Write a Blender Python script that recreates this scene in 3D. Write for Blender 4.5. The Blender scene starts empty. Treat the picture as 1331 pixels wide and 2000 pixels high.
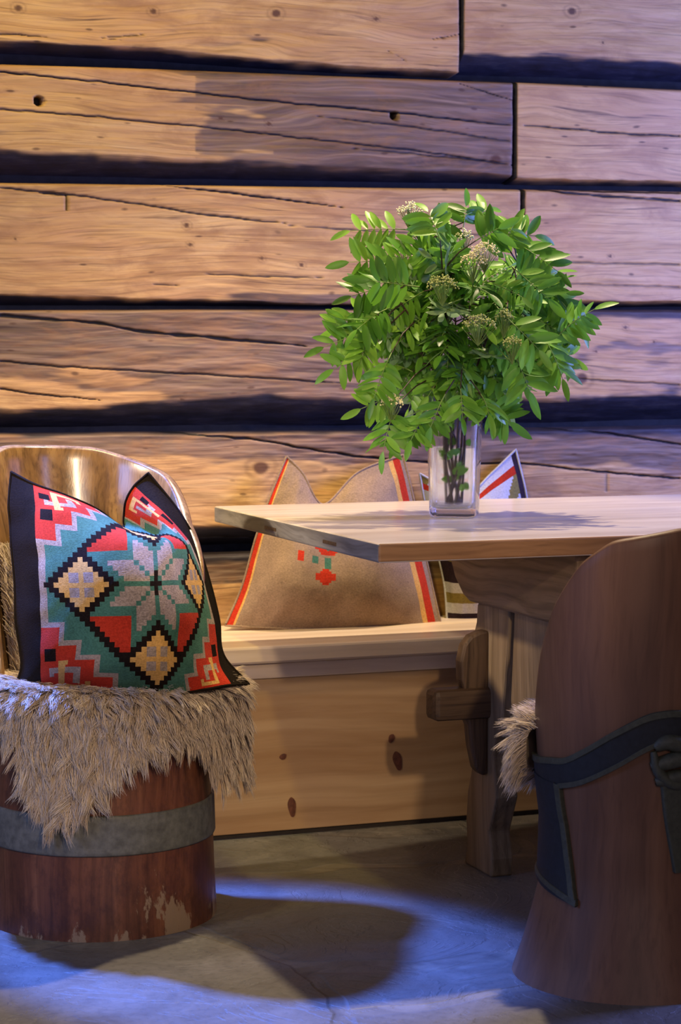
import bpy, bmesh, math, random
import numpy as np
from mathutils import Vector, Matrix
D = bpy.data
SC = bpy.context.scene
COL = SC.collection
R_ = math.radians
# ------------------------------------------------------------------ camera
TH = R_(20.3)
CAMH = 1.128
cam = D.cameras.new('camera'); camo = D.objects.new('camera', cam); COL.objects.link(camo)
camo.location = (0, 0, CAMH)
cam.sensor_fit = 'VERTICAL'; cam.sensor_height = 36.0; cam.lens = 4190/2000*36.0
camo.rotation_euler = (R_(90)-math.atan(310/4190), 0, -TH)
cam.dof.use_dof = True; cam.dof.focus_distance = 4.35; cam.dof.aperture_fstop = 7.0
SC.camera = camo
# ------------------------------------------------------------------ light
SC.view_settings.view_transform = 'Standard'; SC.view_settings.look = 'None'
SC.view_settings.exposure = 0.0; SC.view_settings.gamma = 1.0
SC.view_settings.use_curve_mapping = False
w = D.worlds.new('world'); SC.world = w; w.use_nodes = True
w.node_tree.nodes['Background'].inputs[0].default_value = (0.50, 0.42, 0.46, 1)
w.node_tree.nodes['Background'].inputs[1].default_value = 0.16
WARM = (1.0, 0.74, 0.44); BLUE = (0.22, 0.38, 1.0)
def light(name, kind, loc, target, power, color, size=0.1, sizey=None, spot=None, blend=.3):
    l = D.lights.new(name, kind); l.energy = power; l.color = color
    if kind == 'AREA':
        l.shape = 'RECTANGLE'; l.size = size; l.size_y = sizey or size
    else:
        l.shadow_soft_size = size
    if kind == 'SPOT':
        l.spot_size = R_(spot); l.spot_blend = blend
    o = D.objects.new(name, l); COL.objects.link(o); o.location = loc
    o.rotation_euler = (Vector(target)-Vector(loc)).to_track_quat('-Z', 'Y').to_euler()
    return o
light('ceiling_lamp', 'SPOT', (2.1, 4.55, 3.0), (1.45, 3.75, 0.4), 330, (1.0, .78, .50), .04, spot=76, blend=.5)
light('wall_washer', 'SPOT', (0.75, 3.6, 3.2), (1.15, 5.05, 1.55), 175, (1.0, .76, .20), .06, spot=84, blend=1.0)
light('front_lamp', 'SPOT', (0.9, 0.0, 2.13), (1.25, 4.3, .70), 250, (1.0, .74, .46), .05, spot=24, blend=.6)
light('side_lamp', 'SPOT', (-1.2, 4.15, 2.0), (1.9, 4.70, .42), 300, (1.0, .78, .52), .05, spot=29, blend=.5)
light('high_back_window', 'SPOT', (0.55, 4.98, 2.3), (1.20, 3.84, 0.0), 1350, (.08, .20, 1.0), .06, spot=23, blend=.45)
light('left_window', 'AREA', (-1.6, 3.1, 1.5), (1.2, 3.9, 0.4), 30, BLUE, .8, 1.0)
light('right_window', 'AREA', (3.95, 3.9, 1.55), (2.65, 4.6, .85), 105, (.20, .27, 1.0), .8, .9)
light('front_fill', 'AREA', (0.2, -1.6, 2.3), (1.9, 5.0, 1.2), 38, (.92, .74, .78), 1.8, 1.4)  # unseen panel added behind the camera as soft warm fill
light('chair_gloss_spot', 'SPOT', (2.9, 1.2, 2.0), (0.72, 4.42, .94), 60, BLUE, .30, spot=8, blend=.6)  # narrow blue spot added for the gloss inside the left chair's back

# ------------------------------------------------------------------ helpers
def tag(o, label=None, cat=None, group=None, kind=None):
    if label: o['label'] = label
    if cat: o['category'] = cat
    if group: o['group'] = group
    if kind: o['kind'] = kind
    return o
def empty(name, loc=(0, 0, 0), **k):
    o = D.objects.new(name, None); o.location = loc; o.empty_display_size = .1
    COL.objects.link(o); o['_o'] = list(loc)
    return tag(o, **k)
def origin_of(o):
    p = Vector((0, 0, 0))
    while o is not None:
        p += o.location; o = o.parent
    return p
def mesh(name, verts, faces, mats, parent=None, smooth=True, fmat=None, loc=None, attrs=None, auto=None):
    """verts in world coordinates; origin becomes loc (or parent's origin)."""
    verts = np.asarray(verts, dtype=np.float64).reshape(-1, 3)
    po = origin_of(parent) if parent is not None else Vector((0, 0, 0))
    o0 = Vector(loc) if loc is not None else po
    v = verts - np.array(o0)
    me = D.meshes.new(name)
    if isinstance(faces, np.ndarray):
        n, k = faces.shape
        me.vertices.add(len(v)); me.vertices.foreach_set('co', v.astype(np.float32).ravel())
        me.loops.add(n*k); me.loops.foreach_set('vertex_index', faces.astype(np.int32).ravel())
        me.polygons.add(n); me.polygons.foreach_set('loop_start', np.arange(0, n*k, k, dtype=np.int32))
        me.update(calc_edges=True)
    else:
        me.from_pydata([tuple(p) for p in v], [], [tuple(f) for f in faces])
    me.validate()
    if not isinstance(mats, (list, tuple)): mats = [mats]
    for m in mats: me.materials.append(m)
    if fmat is not None: me.polygons.foreach_set('material_index', np.asarray(fmat, dtype=np.int32))
    if smooth: me.polygons.foreach_set('use_smooth', np.ones(len(me.polygons), dtype=bool))
    if attrs:
        for k, a in attrs.items():
            at = me.attributes.new(k, 'FLOAT', 'POINT'); at.data.foreach_set('value', np.asarray(a, dtype=np.float32))
    o = D.objects.new(name, me); COL.objects.link(o)
    if parent is not None:
        o.parent = parent; o.location = o0 - po
    else:
        o.location = o0
    return o
def bevel(o, w=.004, seg=2, ang=35):
    m = o.modifiers.new('bevel', 'BEVEL'); m.width = w; m.segments = seg; m.limit_method = 'ANGLE'; m.angle_limit = R_(ang)
    m.harden_normals = False
    return o
def grid_faces(nu, nv, wrap_u=False):
    a = np.arange(nu*nv).reshape(nu, nv)
    if wrap_u: a = np.vstack([a, a[:1]])
    return np.stack([a[:-1, :-1], a[1:, :-1], a[1:, 1:], a[:-1, 1:]], -1).reshape(-1, 4)
def box(name, x, y, z, mat, parent, bev=.004, **k):
    v = [(X, Y, Z) for X in x for Y in y for Z in z]
    f = [(0, 1, 3, 2), (4, 6, 7, 5), (0, 4, 5, 1), (2, 3, 7, 6), (0, 2, 6, 4), (1, 5, 7, 3)]
    o = mesh(name, v, f, mat, parent, smooth=False, **k)
    if bev: bevel(o, bev)
    return o
def prism_x(name, poly, x0, x1, mat, parent, bev=.005, wob=0, **k):
    """polygon in (y,z) extruded along X"""
    n = len(poly)
    v = [(x0, p[0], p[1]) for p in poly]+[(x1, p[0], p[1]) for p in poly]
    f = [tuple(range(n))[::-1], tuple(range(n, 2*n))]+[(i, (i+1) % n, n+(i+1) % n, n+i) for i in range(n)]
    o = mesh(name, v, f, mat, parent, smooth=False, **k)
    bm = bmesh.new(); bm.from_mesh(o.data); bmesh.ops.recalc_face_normals(bm, faces=bm.faces); bm.to_mesh(o.data); bm.free()
    if bev: bevel(o, bev, 2, 40)
    return o
def smooth_poly(p, it=2):
    for _ in range(it):
        q = []
        for i in range(len(p)):
            a, b = p[i], p[(i+1) % len(p)]
            q.append([.75*a[0]+.25*b[0], .75*a[1]+.25*b[1]]); q.append([.25*a[0]+.75*b[0], .25*a[1]+.75*b[1]])
        p = q
    return p
def tube_mesh(paths, sides=8):
    """paths: list of (pts[n,3], radii[n]); returns verts, faces"""
    V = []; Fc = []; base = 0
    for pts, rad in paths:
        pts = np.asarray(pts, float); n = len(pts)
        t = np.gradient(pts, axis=0); t /= np.linalg.norm(t, axis=1)[:, None]+1e-9
        ref = np.array([0.3, .1, 1.0]) if abs(t[0][2]) < .8 else np.array([1.0, .2, 0])
        s = np.cross(t, ref); s /= np.linalg.norm(s, axis=1)[:, None]+1e-9
        u = np.cross(t, s)
        a = np.linspace(0, 2*np.pi, sides, endpoint=False)
        ring = pts[:, None]+np.asarray(rad)[:, None, None]*(np.cos(a)[None, :, None]*s[:, None]+np.sin(a)[None, :, None]*u[:, None])
        V.append(ring.reshape(-1, 3))
        idx = base+np.arange(n*sides).reshape(n, sides); nx = np.roll(idx, -1, 1)
        Fc.append(np.stack([idx[:-1], nx[:-1], nx[1:], idx[1:]], -1).reshape(-1, 4)); base += n*sides
    return np.vstack(V), np.vstack(Fc)
def catmull(xs, ys, x):
    """interpolate ys (n,...) at knots xs to x; non-uniform cubic hermite"""
    xs = np.asarray(xs, float); ys = np.asarray(ys, float); x = np.asarray(x, float)
    m = np.empty_like(ys)
    m[1:-1] = (ys[2:]-ys[:-2])/(xs[2:]-xs[:-2]).reshape((-1,)+(1,)*(ys.ndim-1))
    m[0] = (ys[1]-ys[0])/(xs[1]-xs[0]); m[-1] = (ys[-1]-ys[-2])/(xs[-1]-xs[-2])
    i = np.clip(np.searchsorted(xs, x, side='right')-1, 0, len(xs)-2)
    h = xs[i+1]-xs[i]; t = (x-xs[i])/h
    sh = (-1,)+(1,)*(ys.ndim-1); t = t.reshape(sh); h = h.reshape(sh)
    return (2*t**3-3*t**2+1)*ys[i]+(t**3-2*t**2+t)*h*m[i]+(-2*t**3+3*t**2)*ys[i+1]+(t**3-t**2)*h*m[i+1]
def vnoise(x, y, seed=0):
    """2D value noise, ~[-1,1]"""
    xi = np.floor(x).astype(np.int64); yi = np.floor(y).astype(np.int64); fx = x-xi; fy = y-yi
    def h(a, b):
        n = (a*374761393+b*668265263+seed*1442695041) & 0x7fffffff
        n = ((n ^ (n >> 13))*1274126177) & 0x7fffffff
        return ((n ^ (n >> 16)) & 0xffff)/32767.5-1
    u = fx*fx*(3-2*fx); v = fy*fy*(3-2*fy)
    return (h(xi, yi)*(1-u)+h(xi+1, yi)*u)*(1-v)+(h(xi, yi+1)*(1-u)+h(xi+1, yi+1)*u)*v
def fbm(x, y, seed=0, oc=4):
    r = 0; a = 1; s = 0
    for k in range(oc):
        r = r+a*vnoise(x*2**k, y*2**k, seed+k); s += a; a *= .5
    return r/s
def sstep(a, b, x):
    t = np.clip((x-a)/(b-a), 0, 1); return t*t*(3-2*t)

# ------------------------------------------------------------------ materials
class NT:
    def __init__(s, name):
        s.m = D.materials.new(name); s.m.use_nodes = True; s.t = s.m.node_tree; s.n = s.t.nodes
        s.b = s.n['Principled BSDF']; s.out = s.n['Material Output']
        s.co = s.n.new('ShaderNodeTexCoord')
    def link(s, a, b): s.t.links.new(a, b)
    def put(s, sock, v):
        if isinstance(v, bpy.types.NodeSocket): s.link(v, sock)
        elif isinstance(v, (tuple, list)) and len(v) == 3 and sock.type == 'RGBA': sock.default_value = (*v, 1)
        else: sock.default_value = v
    def mapped(s, scale=(1, 1, 1), loc=(0, 0, 0), rot=(0, 0, 0), src=None):
        m = s.n.new('ShaderNodeMapping'); s.link(src or s.co.outputs['Object'], m.inputs[0])
        m.inputs['Scale'].default_value = scale; m.inputs['Location'].default_value = loc; m.inputs['Rotation'].default_value = rot
        return m.outputs[0]
    def noise(s, vec, scale=1, detail=4, rough=.5, dist=0, col=False):
        n = s.n.new('ShaderNodeTexNoise'); s.link(vec, n.inputs['Vector'])
        n.inputs['Scale'].default_value = scale; n.inputs['Detail'].default_value = detail
        n.inputs['Roughness'].default_value = rough; n.inputs['Distortion'].default_value = dist
        return n.outputs['Color' if col else 'Fac']
    def wave(s, vec, scale, dist=0, detail=2, direction='Y', dscale=1):
        n = s.n.new('ShaderNodeTexWave'); n.bands_direction = direction; s.link(vec, n.inputs['Vector'])
        n.inputs['Scale'].default_value = scale; n.inputs['Distortion'].default_value = dist
        n.inputs['Detail'].default_value = detail; n.inputs['Detail Scale'].default_value = dscale
        return n.outputs['Fac']
    def voro(s, vec, scale, feature='F1', out='Distance', rnd=1):
        n = s.n.new('ShaderNodeTexVoronoi'); n.feature = feature; s.link(vec, n.inputs['Vector'])
        n.inputs['Scale'].default_value = scale; n.inputs['Randomness'].default_value = rnd
        return n.outputs[out]
    def ramp(s, fac, stops, interp='LINEAR'):
        n = s.n.new('ShaderNodeValToRGB'); n.color_ramp.interpolation = interp; s.put(n.inputs[0], fac)
        e = n.color_ramp.elements
        while len(e) < len(stops): e.new(.5)
        for i, (p, c) in enumerate(stops):
            e[i].position = p; e[i].color = (*c, 1) if isinstance(c, (tuple, list)) else (c, c, c, 1)
        return n.outputs[0]
    def mix(s, fac, a, b, mode='MIX'):
        n = s.n.new('ShaderNodeMix'); n.data_type = 'RGBA'; n.blend_type = mode
        s.put(n.inputs['Factor'], fac); s.put(n.inputs['A'], a) if False else None
        ia = [i for i in n.inputs if i.type == 'RGBA']
        s.put(ia[0], a); s.put(ia[1], b)
        return [o for o in n.outputs if o.type == 'RGBA'][0]
    def math(s, op, a, b=0, clamp=False):
        n = s.n.new('ShaderNodeMath'); n.operation = op; n.use_clamp = clamp
        s.put(n.inputs[0], a); s.put(n.inputs[1], b); return n.outputs[0]
    def attr(s, name):
        n = s.n.new('ShaderNodeAttribute'); n.attribute_name = name; return n.outputs['Fac']
    def addv(s, a, b):
        n = s.n.new('ShaderNodeVectorMath'); n.operation = 'ADD'; s.put(n.inputs[0], a); s.put(n.inputs[1], b); return n.outputs[0]
    def scalev(s, a, k):
        n = s.n.new('ShaderNodeVectorMath'); n.operation = 'SCALE'; s.put(n.inputs[0], a); n.inputs['Scale'].default_value = k; return n.outputs[0]
    def bump(s, h, strength=.3, dist=.002):
        n = s.n.new('ShaderNodeBump'); s.put(n.inputs['Height'], h); n.inputs['Strength'].default_value = strength
        n.inputs['Distance'].default_value = dist; s.link(n.outputs[0], s.b.inputs['Normal']); return n
    def set(s, **k):
        for a, v in k.items(): s.put(s.b.inputs[a.replace('_', ' ')], v)
        return s.m

def log_material():
    s = NT('hewn_log_wood')
    warp = s.scalev(s.noise(s.mapped((1.5, 1, 6)), 1.2, 2, .5, 0, True), .10)
    v = s.addv(s.co.outputs['Object'], warp)
    v2 = s.mapped((1.3, 4, 26), src=v)
    g = s.noise(v2, 1.6, 6, .62, .6)
    fine = s.noise(s.mapped((5, 20, 190), src=v), 1.0, 3, .6)
    rings = s.wave(s.mapped((.25, 1, 6.5), src=v), 1.6, 7, 3, 'Z', 1.0)
    big = s.noise(s.mapped((1.2, 1, 3)), 1.6, 3, .5)
    fresh = s.ramp(g, [(.22, (.36, .19, .065)), (.40, (.54, .32, .115)), (.6, (.64, .40, .16)), (.8, (.72, .50, .23))])
    fresh = s.mix(s.math('MULTIPLY', s.ramp(rings, [(.0, 1.0), (.25, .25), (.6, 0.)]), .22), fresh, (.36, .17, .07))
    fresh = s.mix(s.ramp(big, [(.45, 0.), (.7, .5)]), fresh, (.50, .25, .12))
    gray = s.ramp(g, [(.22, (.055, .034, .022)), (.42, (.15, .095, .06)), (.58, (.27, .175, .11)), (.8, (.42, .29, .18))])
    gray = s.mix(s.math('MULTIPLY', s.ramp(rings, [(.0, 1.0), (.3, 0.)]), .4), gray, (.06, .04, .03))
    gm = s.attr('gray')
    c = s.mix(gm, fresh, gray)
    c = s.mix(s.math('MULTIPLY', s.ramp(fine, [(.28, 1.0), (.50, 0.)]), .55), c, (.16, .08, .035))
    streak = s.noise(s.mapped((2.2, 8, 70), src=v), 1.0, 4, .7)
    c = s.mix(s.math('MULTIPLY', s.ramp(streak, [(.30, 1.0), (.40, 0.)]), .75), c, (.10, .05, .028))
    blot = s.noise(s.mapped((3, 6, 9), (3, 1, 7)), 1.6, 5, .65, .8)
    c = s.mix(s.math('MULTIPLY', s.ramp(blot, [(.47, 0.), (.66, 1.)]), .6), c, (.32, .16, .065))
    pit = s.voro(s.mapped((9, 9, 26), src=v), 1.0)
    c = s.mix(s.math('MULTIPLY', s.ramp(pit, [(.05, 1.), (.11, 0.)]), .7), c, (.07, .03, .015))
    kn = s.attr('knot')
    c = s.mix(kn, c, (.09, .035, .015))
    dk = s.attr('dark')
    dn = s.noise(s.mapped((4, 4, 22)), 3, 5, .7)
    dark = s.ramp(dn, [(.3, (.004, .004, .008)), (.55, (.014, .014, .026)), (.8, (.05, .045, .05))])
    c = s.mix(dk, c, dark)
    c = s.mix(s.attr('crack'), c, (.006, .004, .004))
    s.bump(s.math('ADD', s.math('MULTIPLY', g, .6), s.math('MULTIPLY', fine, .5)), .5, .004)
    return s.set(Base_Color=c, Roughness=.62, Specular_IOR_Level=.35)

def wood(name, c0, c1, c2, axis='X', sc=1.0, rough=.45, spec=.4, coat=0, ring=.35, fine=.3, knots=0, bumpd=.0015, worn=None):
    s = NT(name)
    a = {'X': (.22, 3.2, 3.2), 'Y': (3.2, .22, 3.2), 'Z': (3.2, 3.2, .22)}[axis]
    b = {'X': (3, 90, 90), 'Y': (90, 3, 90), 'Z': (90, 90, 3)}[axis]
    warp = s.scalev(s.noise(s.mapped((1.2, 1.2, 1.2)), 1.5*sc, 2, .5, 0, True), .08)
    v = s.addv(s.co.outputs['Object'], warp)
    g = s.noise(s.mapped(tuple(sc*q*3 for q in a), src=v), 1.5, 5, .6, .4)
    n = s.n.new('ShaderNodeTexWave'); n.wave_type = 'RINGS'; n.rings_direction = axis
    s.link(s.mapped(tuple(sc*q for q in a), (.3, .9, .4), src=v), n.inputs['Vector'])
    n.inputs['Scale'].default_value = 3.2; n.inputs['Distortion'].default_value = 3.5; n.inputs['Detail'].default_value = 2; n.inputs['Detail Scale'].default_value = .6
    r = n.outputs['Fac']
    f = s.noise(s.mapped(tuple(sc*q for q in b), src=v), 1, 3, .6)
    c = s.ramp(g, [(.28, c0), (.5, c1), (.74, c2)])
    c = s.mix(s.math('MULTIPLY', s.ramp(r, [(0, 1.), (.35, .2), (.7, 0.)]), ring), c, c0)
    c = s.mix(s.math('MULTIPLY', s.ramp(f, [(.3, 1.), (.5, 0.)]), fine), c, tuple(q*.45 for q in c0))
    if knots:
        vd = s.voro(s.mapped(tuple(sc*knots*q for q in {'X': (1, 1.6, 1.6), 'Y': (1.6, 1, 1.6), 'Z': (1.6, 1.6, 1)}[axis]), src=v), 1.0)
        c = s.mix(s.ramp(vd, [(.045, 1.), (.075, 0.)]), c, (.10, .03, .015))
    if worn: c = worn(s, c)
    s.bump(s.math('ADD', g, s.math('MULTIPLY', f, .4)), .4, bumpd)
    return s.set(Base_Color=c, Roughness=rough, Specular_IOR_Level=spec, Coat_Weight=coat, Coat_Roughness=.18)

def plain(name, c, rough=.5, var=.25, scale=30, bump=.2, **k):
    s = NT(name)
    n = s.noise(s.co.outputs['Object'], scale, 4, .6)
    col = s.ramp(n, [(.3, tuple(q*(1-var) for q in c)), (.7, tuple(min(1, q*(1+var)) for q in c))])
    s.bump(n, bump, .001)
    return s.set(Base_Color=col, Roughness=rough, **k)
def wool(name, c, var=.3, fuzz=.3):
    s = NT(name)
    n = s.noise(s.co.outputs['Object'], 260, 3, .7)
    n2 = s.noise(s.mapped((60, 60, 260)), 3, 2, .5)
    n3 = s.noise(s.co.outputs['Object'], 14, 3, .5)
    m = s.math('ADD', s.math('MULTIPLY', n, .45), s.math('ADD', s.math('MULTIPLY', n2, .3), s.math('MULTIPLY', n3, .25)))
    col = s.ramp(m, [(.38, tuple(q*(1-var) for q in c)), (.5, c), (.62, tuple(min(1, q*(1+var)) for q in c))])
    s.bump(s.math('ADD', n, n2), .5, .0012)
    return s.set(Base_Color=col, Roughness=.95, Specular_IOR_Level=.03, Sheen_Weight=fuzz*.08, Sheen_Roughness=.5)

M_LOG = log_material()
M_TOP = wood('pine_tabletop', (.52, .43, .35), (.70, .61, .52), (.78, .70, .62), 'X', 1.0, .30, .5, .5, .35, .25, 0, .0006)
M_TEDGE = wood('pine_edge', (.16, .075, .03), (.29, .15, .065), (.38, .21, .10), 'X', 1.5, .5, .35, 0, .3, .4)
M_ENDG = wood('grey_end_grain', (.12, .11, .10), (.24, .23, .21), (.38, .35, .31), 'Y', 1.5, .65, .3, 0, .2, .4)
M_TLEG = wood('aged_pine_trestle', (.13, .085, .045), (.25, .175, .10), (.36, .26, .15), 'Z', 1.3, .55, .3, 0, .45, .4, 2.2)
M_TCROSS = wood('aged_pine_crosshead', (.13, .085, .05), (.28, .19, .11), (.40, .29, .17), 'Y', 1.3, .55, .3, 0, .6, .45, 2.6)
M_TDARK = wood('dark_oak_tenon', (.045, .025, .014), (.10, .06, .033), (.16, .10, .055), 'X', 1.6, .55, .3, 0, .4, .6)
M_TDARKZ = wood('dark_oak_wedge', (.045, .025, .014), (.10, .06, .033), (.16, .10, .055), 'Z', 1.6, .55, .3, 0, .4, .6)
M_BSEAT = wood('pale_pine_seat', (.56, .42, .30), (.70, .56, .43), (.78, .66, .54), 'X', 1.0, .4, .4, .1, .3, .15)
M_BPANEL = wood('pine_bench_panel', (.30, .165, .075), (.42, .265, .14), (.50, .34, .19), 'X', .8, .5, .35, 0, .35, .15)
M_KNOT = plain('pine_knot', (.11, .035, .018), .5, .4, 120)
def chip(s, c):
    # worn pale patches along the bottom rim
    z = s.n.new('ShaderNodeSeparateXYZ'); s.link(s.co.outputs['Object'], z.inputs[0])
    n = s.noise(s.mapped((9, 9, 4)), 1.4, 6, .7)
    k = s.math('SUBTRACT', n, s.math('MULTIPLY', z.outputs[2], 1.6))
    m = s.ramp(k, [(.50, 0.), (.53, 1.)])
    mot = s.noise(s.mapped((1, 1, .6)), 22, 6, .75)
    c = s.mix(s.ramp(mot, [(.38, .6), (.55, 0.)]), c, (.05, .018, .014))
    return s.mix(s.math('MULTIPLY', m, .85), c, (.34, .24, .15))
M_BROWN = wood('red_brown_chair_wood', (.075, .026, .014), (.17, .060, .030), (.27, .105, .050), 'Z', 1.4, .42, .4, .1, .25, .4, worn=chip)
M_BROWN2 = wood('warm_brown_chair_wood', (.11, .052, .030), (.165, .080, .045), (.21, .105, .056), 'Z', 1.0, .5, .3, .0, .12, .3)
M_GOLD = wood('honey_chair_inside', (.13, .065, .022), (.30, .16, .055), (.42, .25, .09), 'Z', 2.2, .25, .5, .6, .3, .5)
M_BAND = plain('grey_painted_band', (.125, .125, .105), .6, .35, 60, .4)
M_STRAP = plain('blue_black_strap', (.008, .010, .014), .7, .35, 90, .5)
M_SBORD = plain('green_grey_strap_edge', (.045, .048, .032), .6, .3, 120, .5)

# ------------------------------------------------------------------ floor
def floor_mat():
    s = NT('slate_flagstones')
    warp = s.scalev(s.noise(s.co.outputs['Object'], 1.6, 3, .5, 0, True), .35)
    v = s.addv(s.co.outputs['Object'], warp)
    e = s.voro(v, 1.5, 'DISTANCE_TO_EDGE')
    cc = s.voro(v, 1.5, 'F1', 'Color')
    sep = s.n.new('ShaderNodeSeparateColor'); s.link(cc, sep.inputs[0])
    n = s.noise(s.co.outputs['Object'], 5, 6, .65, .8)
    f = s.noise(s.co.outputs['Object'], 70, 4, .7)
    c = s.ramp(n, [(.3, (.075, .072, .062)), (.5, (.14, .135, .115)), (.72, (.23, .21, .175))])
    c = s.mix(s.math('MULTIPLY', sep.outputs[0], .5), c, (.10, .10, .11))
    c = s.mix(s.math('MULTIPLY', sep.outputs[1], .35), c, (.20, .165, .12))
    c = s.mix(s.ramp(f, [(.35, .35), (.5, 0.)]), c, (.05, .05, .045))
    j = s.ramp(e, [(.022, 1.), (.030, 0.)])
    jn = s.mix(s.ramp(n, [(.4, 0.), (.6, 1.)]), (.07, .07, .065), (.24, .21, .165))
    c = s.mix(s.math('MULTIPLY', j, .7), c, jn)
    ridg = s.noise(s.co.outputs['Object'], 3.2, 7, .6, 1.4)
    step = s.ramp(ridg, [(.40, 0.), (.43, .35), (.50, .38), (.52, .7), (.6, .72), (.63, 1.)])
    hgt = s.math('ADD', s.math('MULTIPLY', step, 1.0), s.math('ADD', s.math('MULTIPLY', f, .3), s.math('MULTIPLY', j, -.8)))
    s.bump(hgt, .6, .006)
    return s.set(Base_Color=c, Roughness=s.ramp(n, [(.3, .42), (.7, .62)]), Specular_IOR_Level=.45)
fl = mesh('floor', [(-2.5, -1.5, 0), (5.5, -1.5, 0), (5.5, 5.3, 0), (-2.5, 5.3, 0)], [(0, 1, 2, 3)], floor_mat(), smooth=False)
tag(fl, 'uneven grey slate flagstone floor under the table and chairs', kind='structure')

# ------------------------------------------------------------------ log wall
WY = 5.08
CRACKS = [[3.5,[[1.023,1.79], [1.333,1.773], [1.657,1.75], [1.926,1.739], [2.353,1.713]]], [2.5,[[1.022,1.703], [1.219,1.696], [1.525,1.679], [1.885,1.654], [2.149,1.635], [2.354,1.612]]], [2,[[1.817,1.717], [2.149,1.693], [2.354,1.672]]], [3,[[2.205,1.813], [2.353,1.777]]], [2,[[1.913,1.64], [2.149,1.628], [2.354,1.618]]], [3,[[2.366,1.716], [2.525,1.71], [2.644,1.704], [2.843,1.703]]], [2.5,[[1.02,1.519], [1.18,1.509], [1.331,1.492], [1.524,1.466], [1.736,1.45]]], [4,[[1.421,1.535], [1.683,1.513], [1.885,1.493]]], [8,[[1.112,1.51], [1.182,1.505]]], [3,[[1.18,1.507], [1.179,1.468]]], [2,[[1.523,1.321], [1.844,1.316]]], [2,[[1.394,1.295], [1.458,1.293]]], [1.5,[[1.736,1.445], [1.927,1.436], [2.38,1.429]]], [5,[[2.391,1.556], [2.526,1.543], [2.845,1.533]]], [3,[[2.497,1.551], [2.845,1.554]]], [1.5,[[2.395,1.364], [2.848,1.365]]], [1.2,[[2.469,1.31], [2.848,1.305]]], [7,[[1.016,1.219], [1.265,1.2], [1.341,1.184], [1.523,1.168], [1.79,1.146]]], [2.5,[[1.015,1.111], [1.163,1.096], [1.522,1.076], [1.885,1.053]]], [3,[[1.014,1.045], [1.088,1.033], [1.264,1.014]]], [1.6,[[2.501,1.064], [2.852,1.043]]], [4.5,[[1.391,0.937], [1.654,0.914], [1.817,0.884], [1.927,0.867], [2.138,0.846], [2.399,0.841], [2.578,0.818], [2.855,0.792]]], [4,[[2.442,0.934], [2.652,0.914], [2.854,0.884]]], [2,[[2.623,0.81], [2.639,0.762]]], [2,[[1.494,0.674], [1.68,0.666]]], [3,[[1.024,1.878], [1.146,1.875], [1.097,1.879]]], [2,[[1.283,1.884], [1.385,1.894]]], [2,[[2.009,1.885], [2.064,1.858]]], [2,[[1.271,1.88], [1.321,1.879]]], [2,[[2.12,1.918], [2.205,1.938]]]]
KNOTS = [[2.519,2.012,0.012], [1.398,1.951,0.009], [1.068,1.94,0.01], [1.974,1.963,0.007], [1.71,1.963,0.012], [1.478,1.44,0.008], [1.487,1.393,0.006], [2.556,1.062,0.02], [1.667,0.842,0.022], [2.306,1.624,0.018], [1.672,1.363,0.006], [1.776,1.348,0.007], [1.567,1.702,0.006], [1.69,1.693,0.007], [2.637,1.383,0.006], [2.597,1.133,0.005], [2.769,1.158,0.005], [2.683,1.196,0.006], [2.157,1.925,0.004], [2.609,1.936,0.005], [1.055,1.399,0.005], [1.463,1.015,0.005]]
HOLES = [[1.116,1.726,0.0135], [2.023,1.725,0.011]]
wall = empty('wall_back', (0, WY, 0), label='wall of stacked hand-hewn timber logs behind the bench', kind='structure')
def lerp_fn(pts):
    xs = [p[0] for p in pts]; ys = [p[1] for p in pts]
    return lambda x: np.interp(x, xs, ys)
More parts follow.
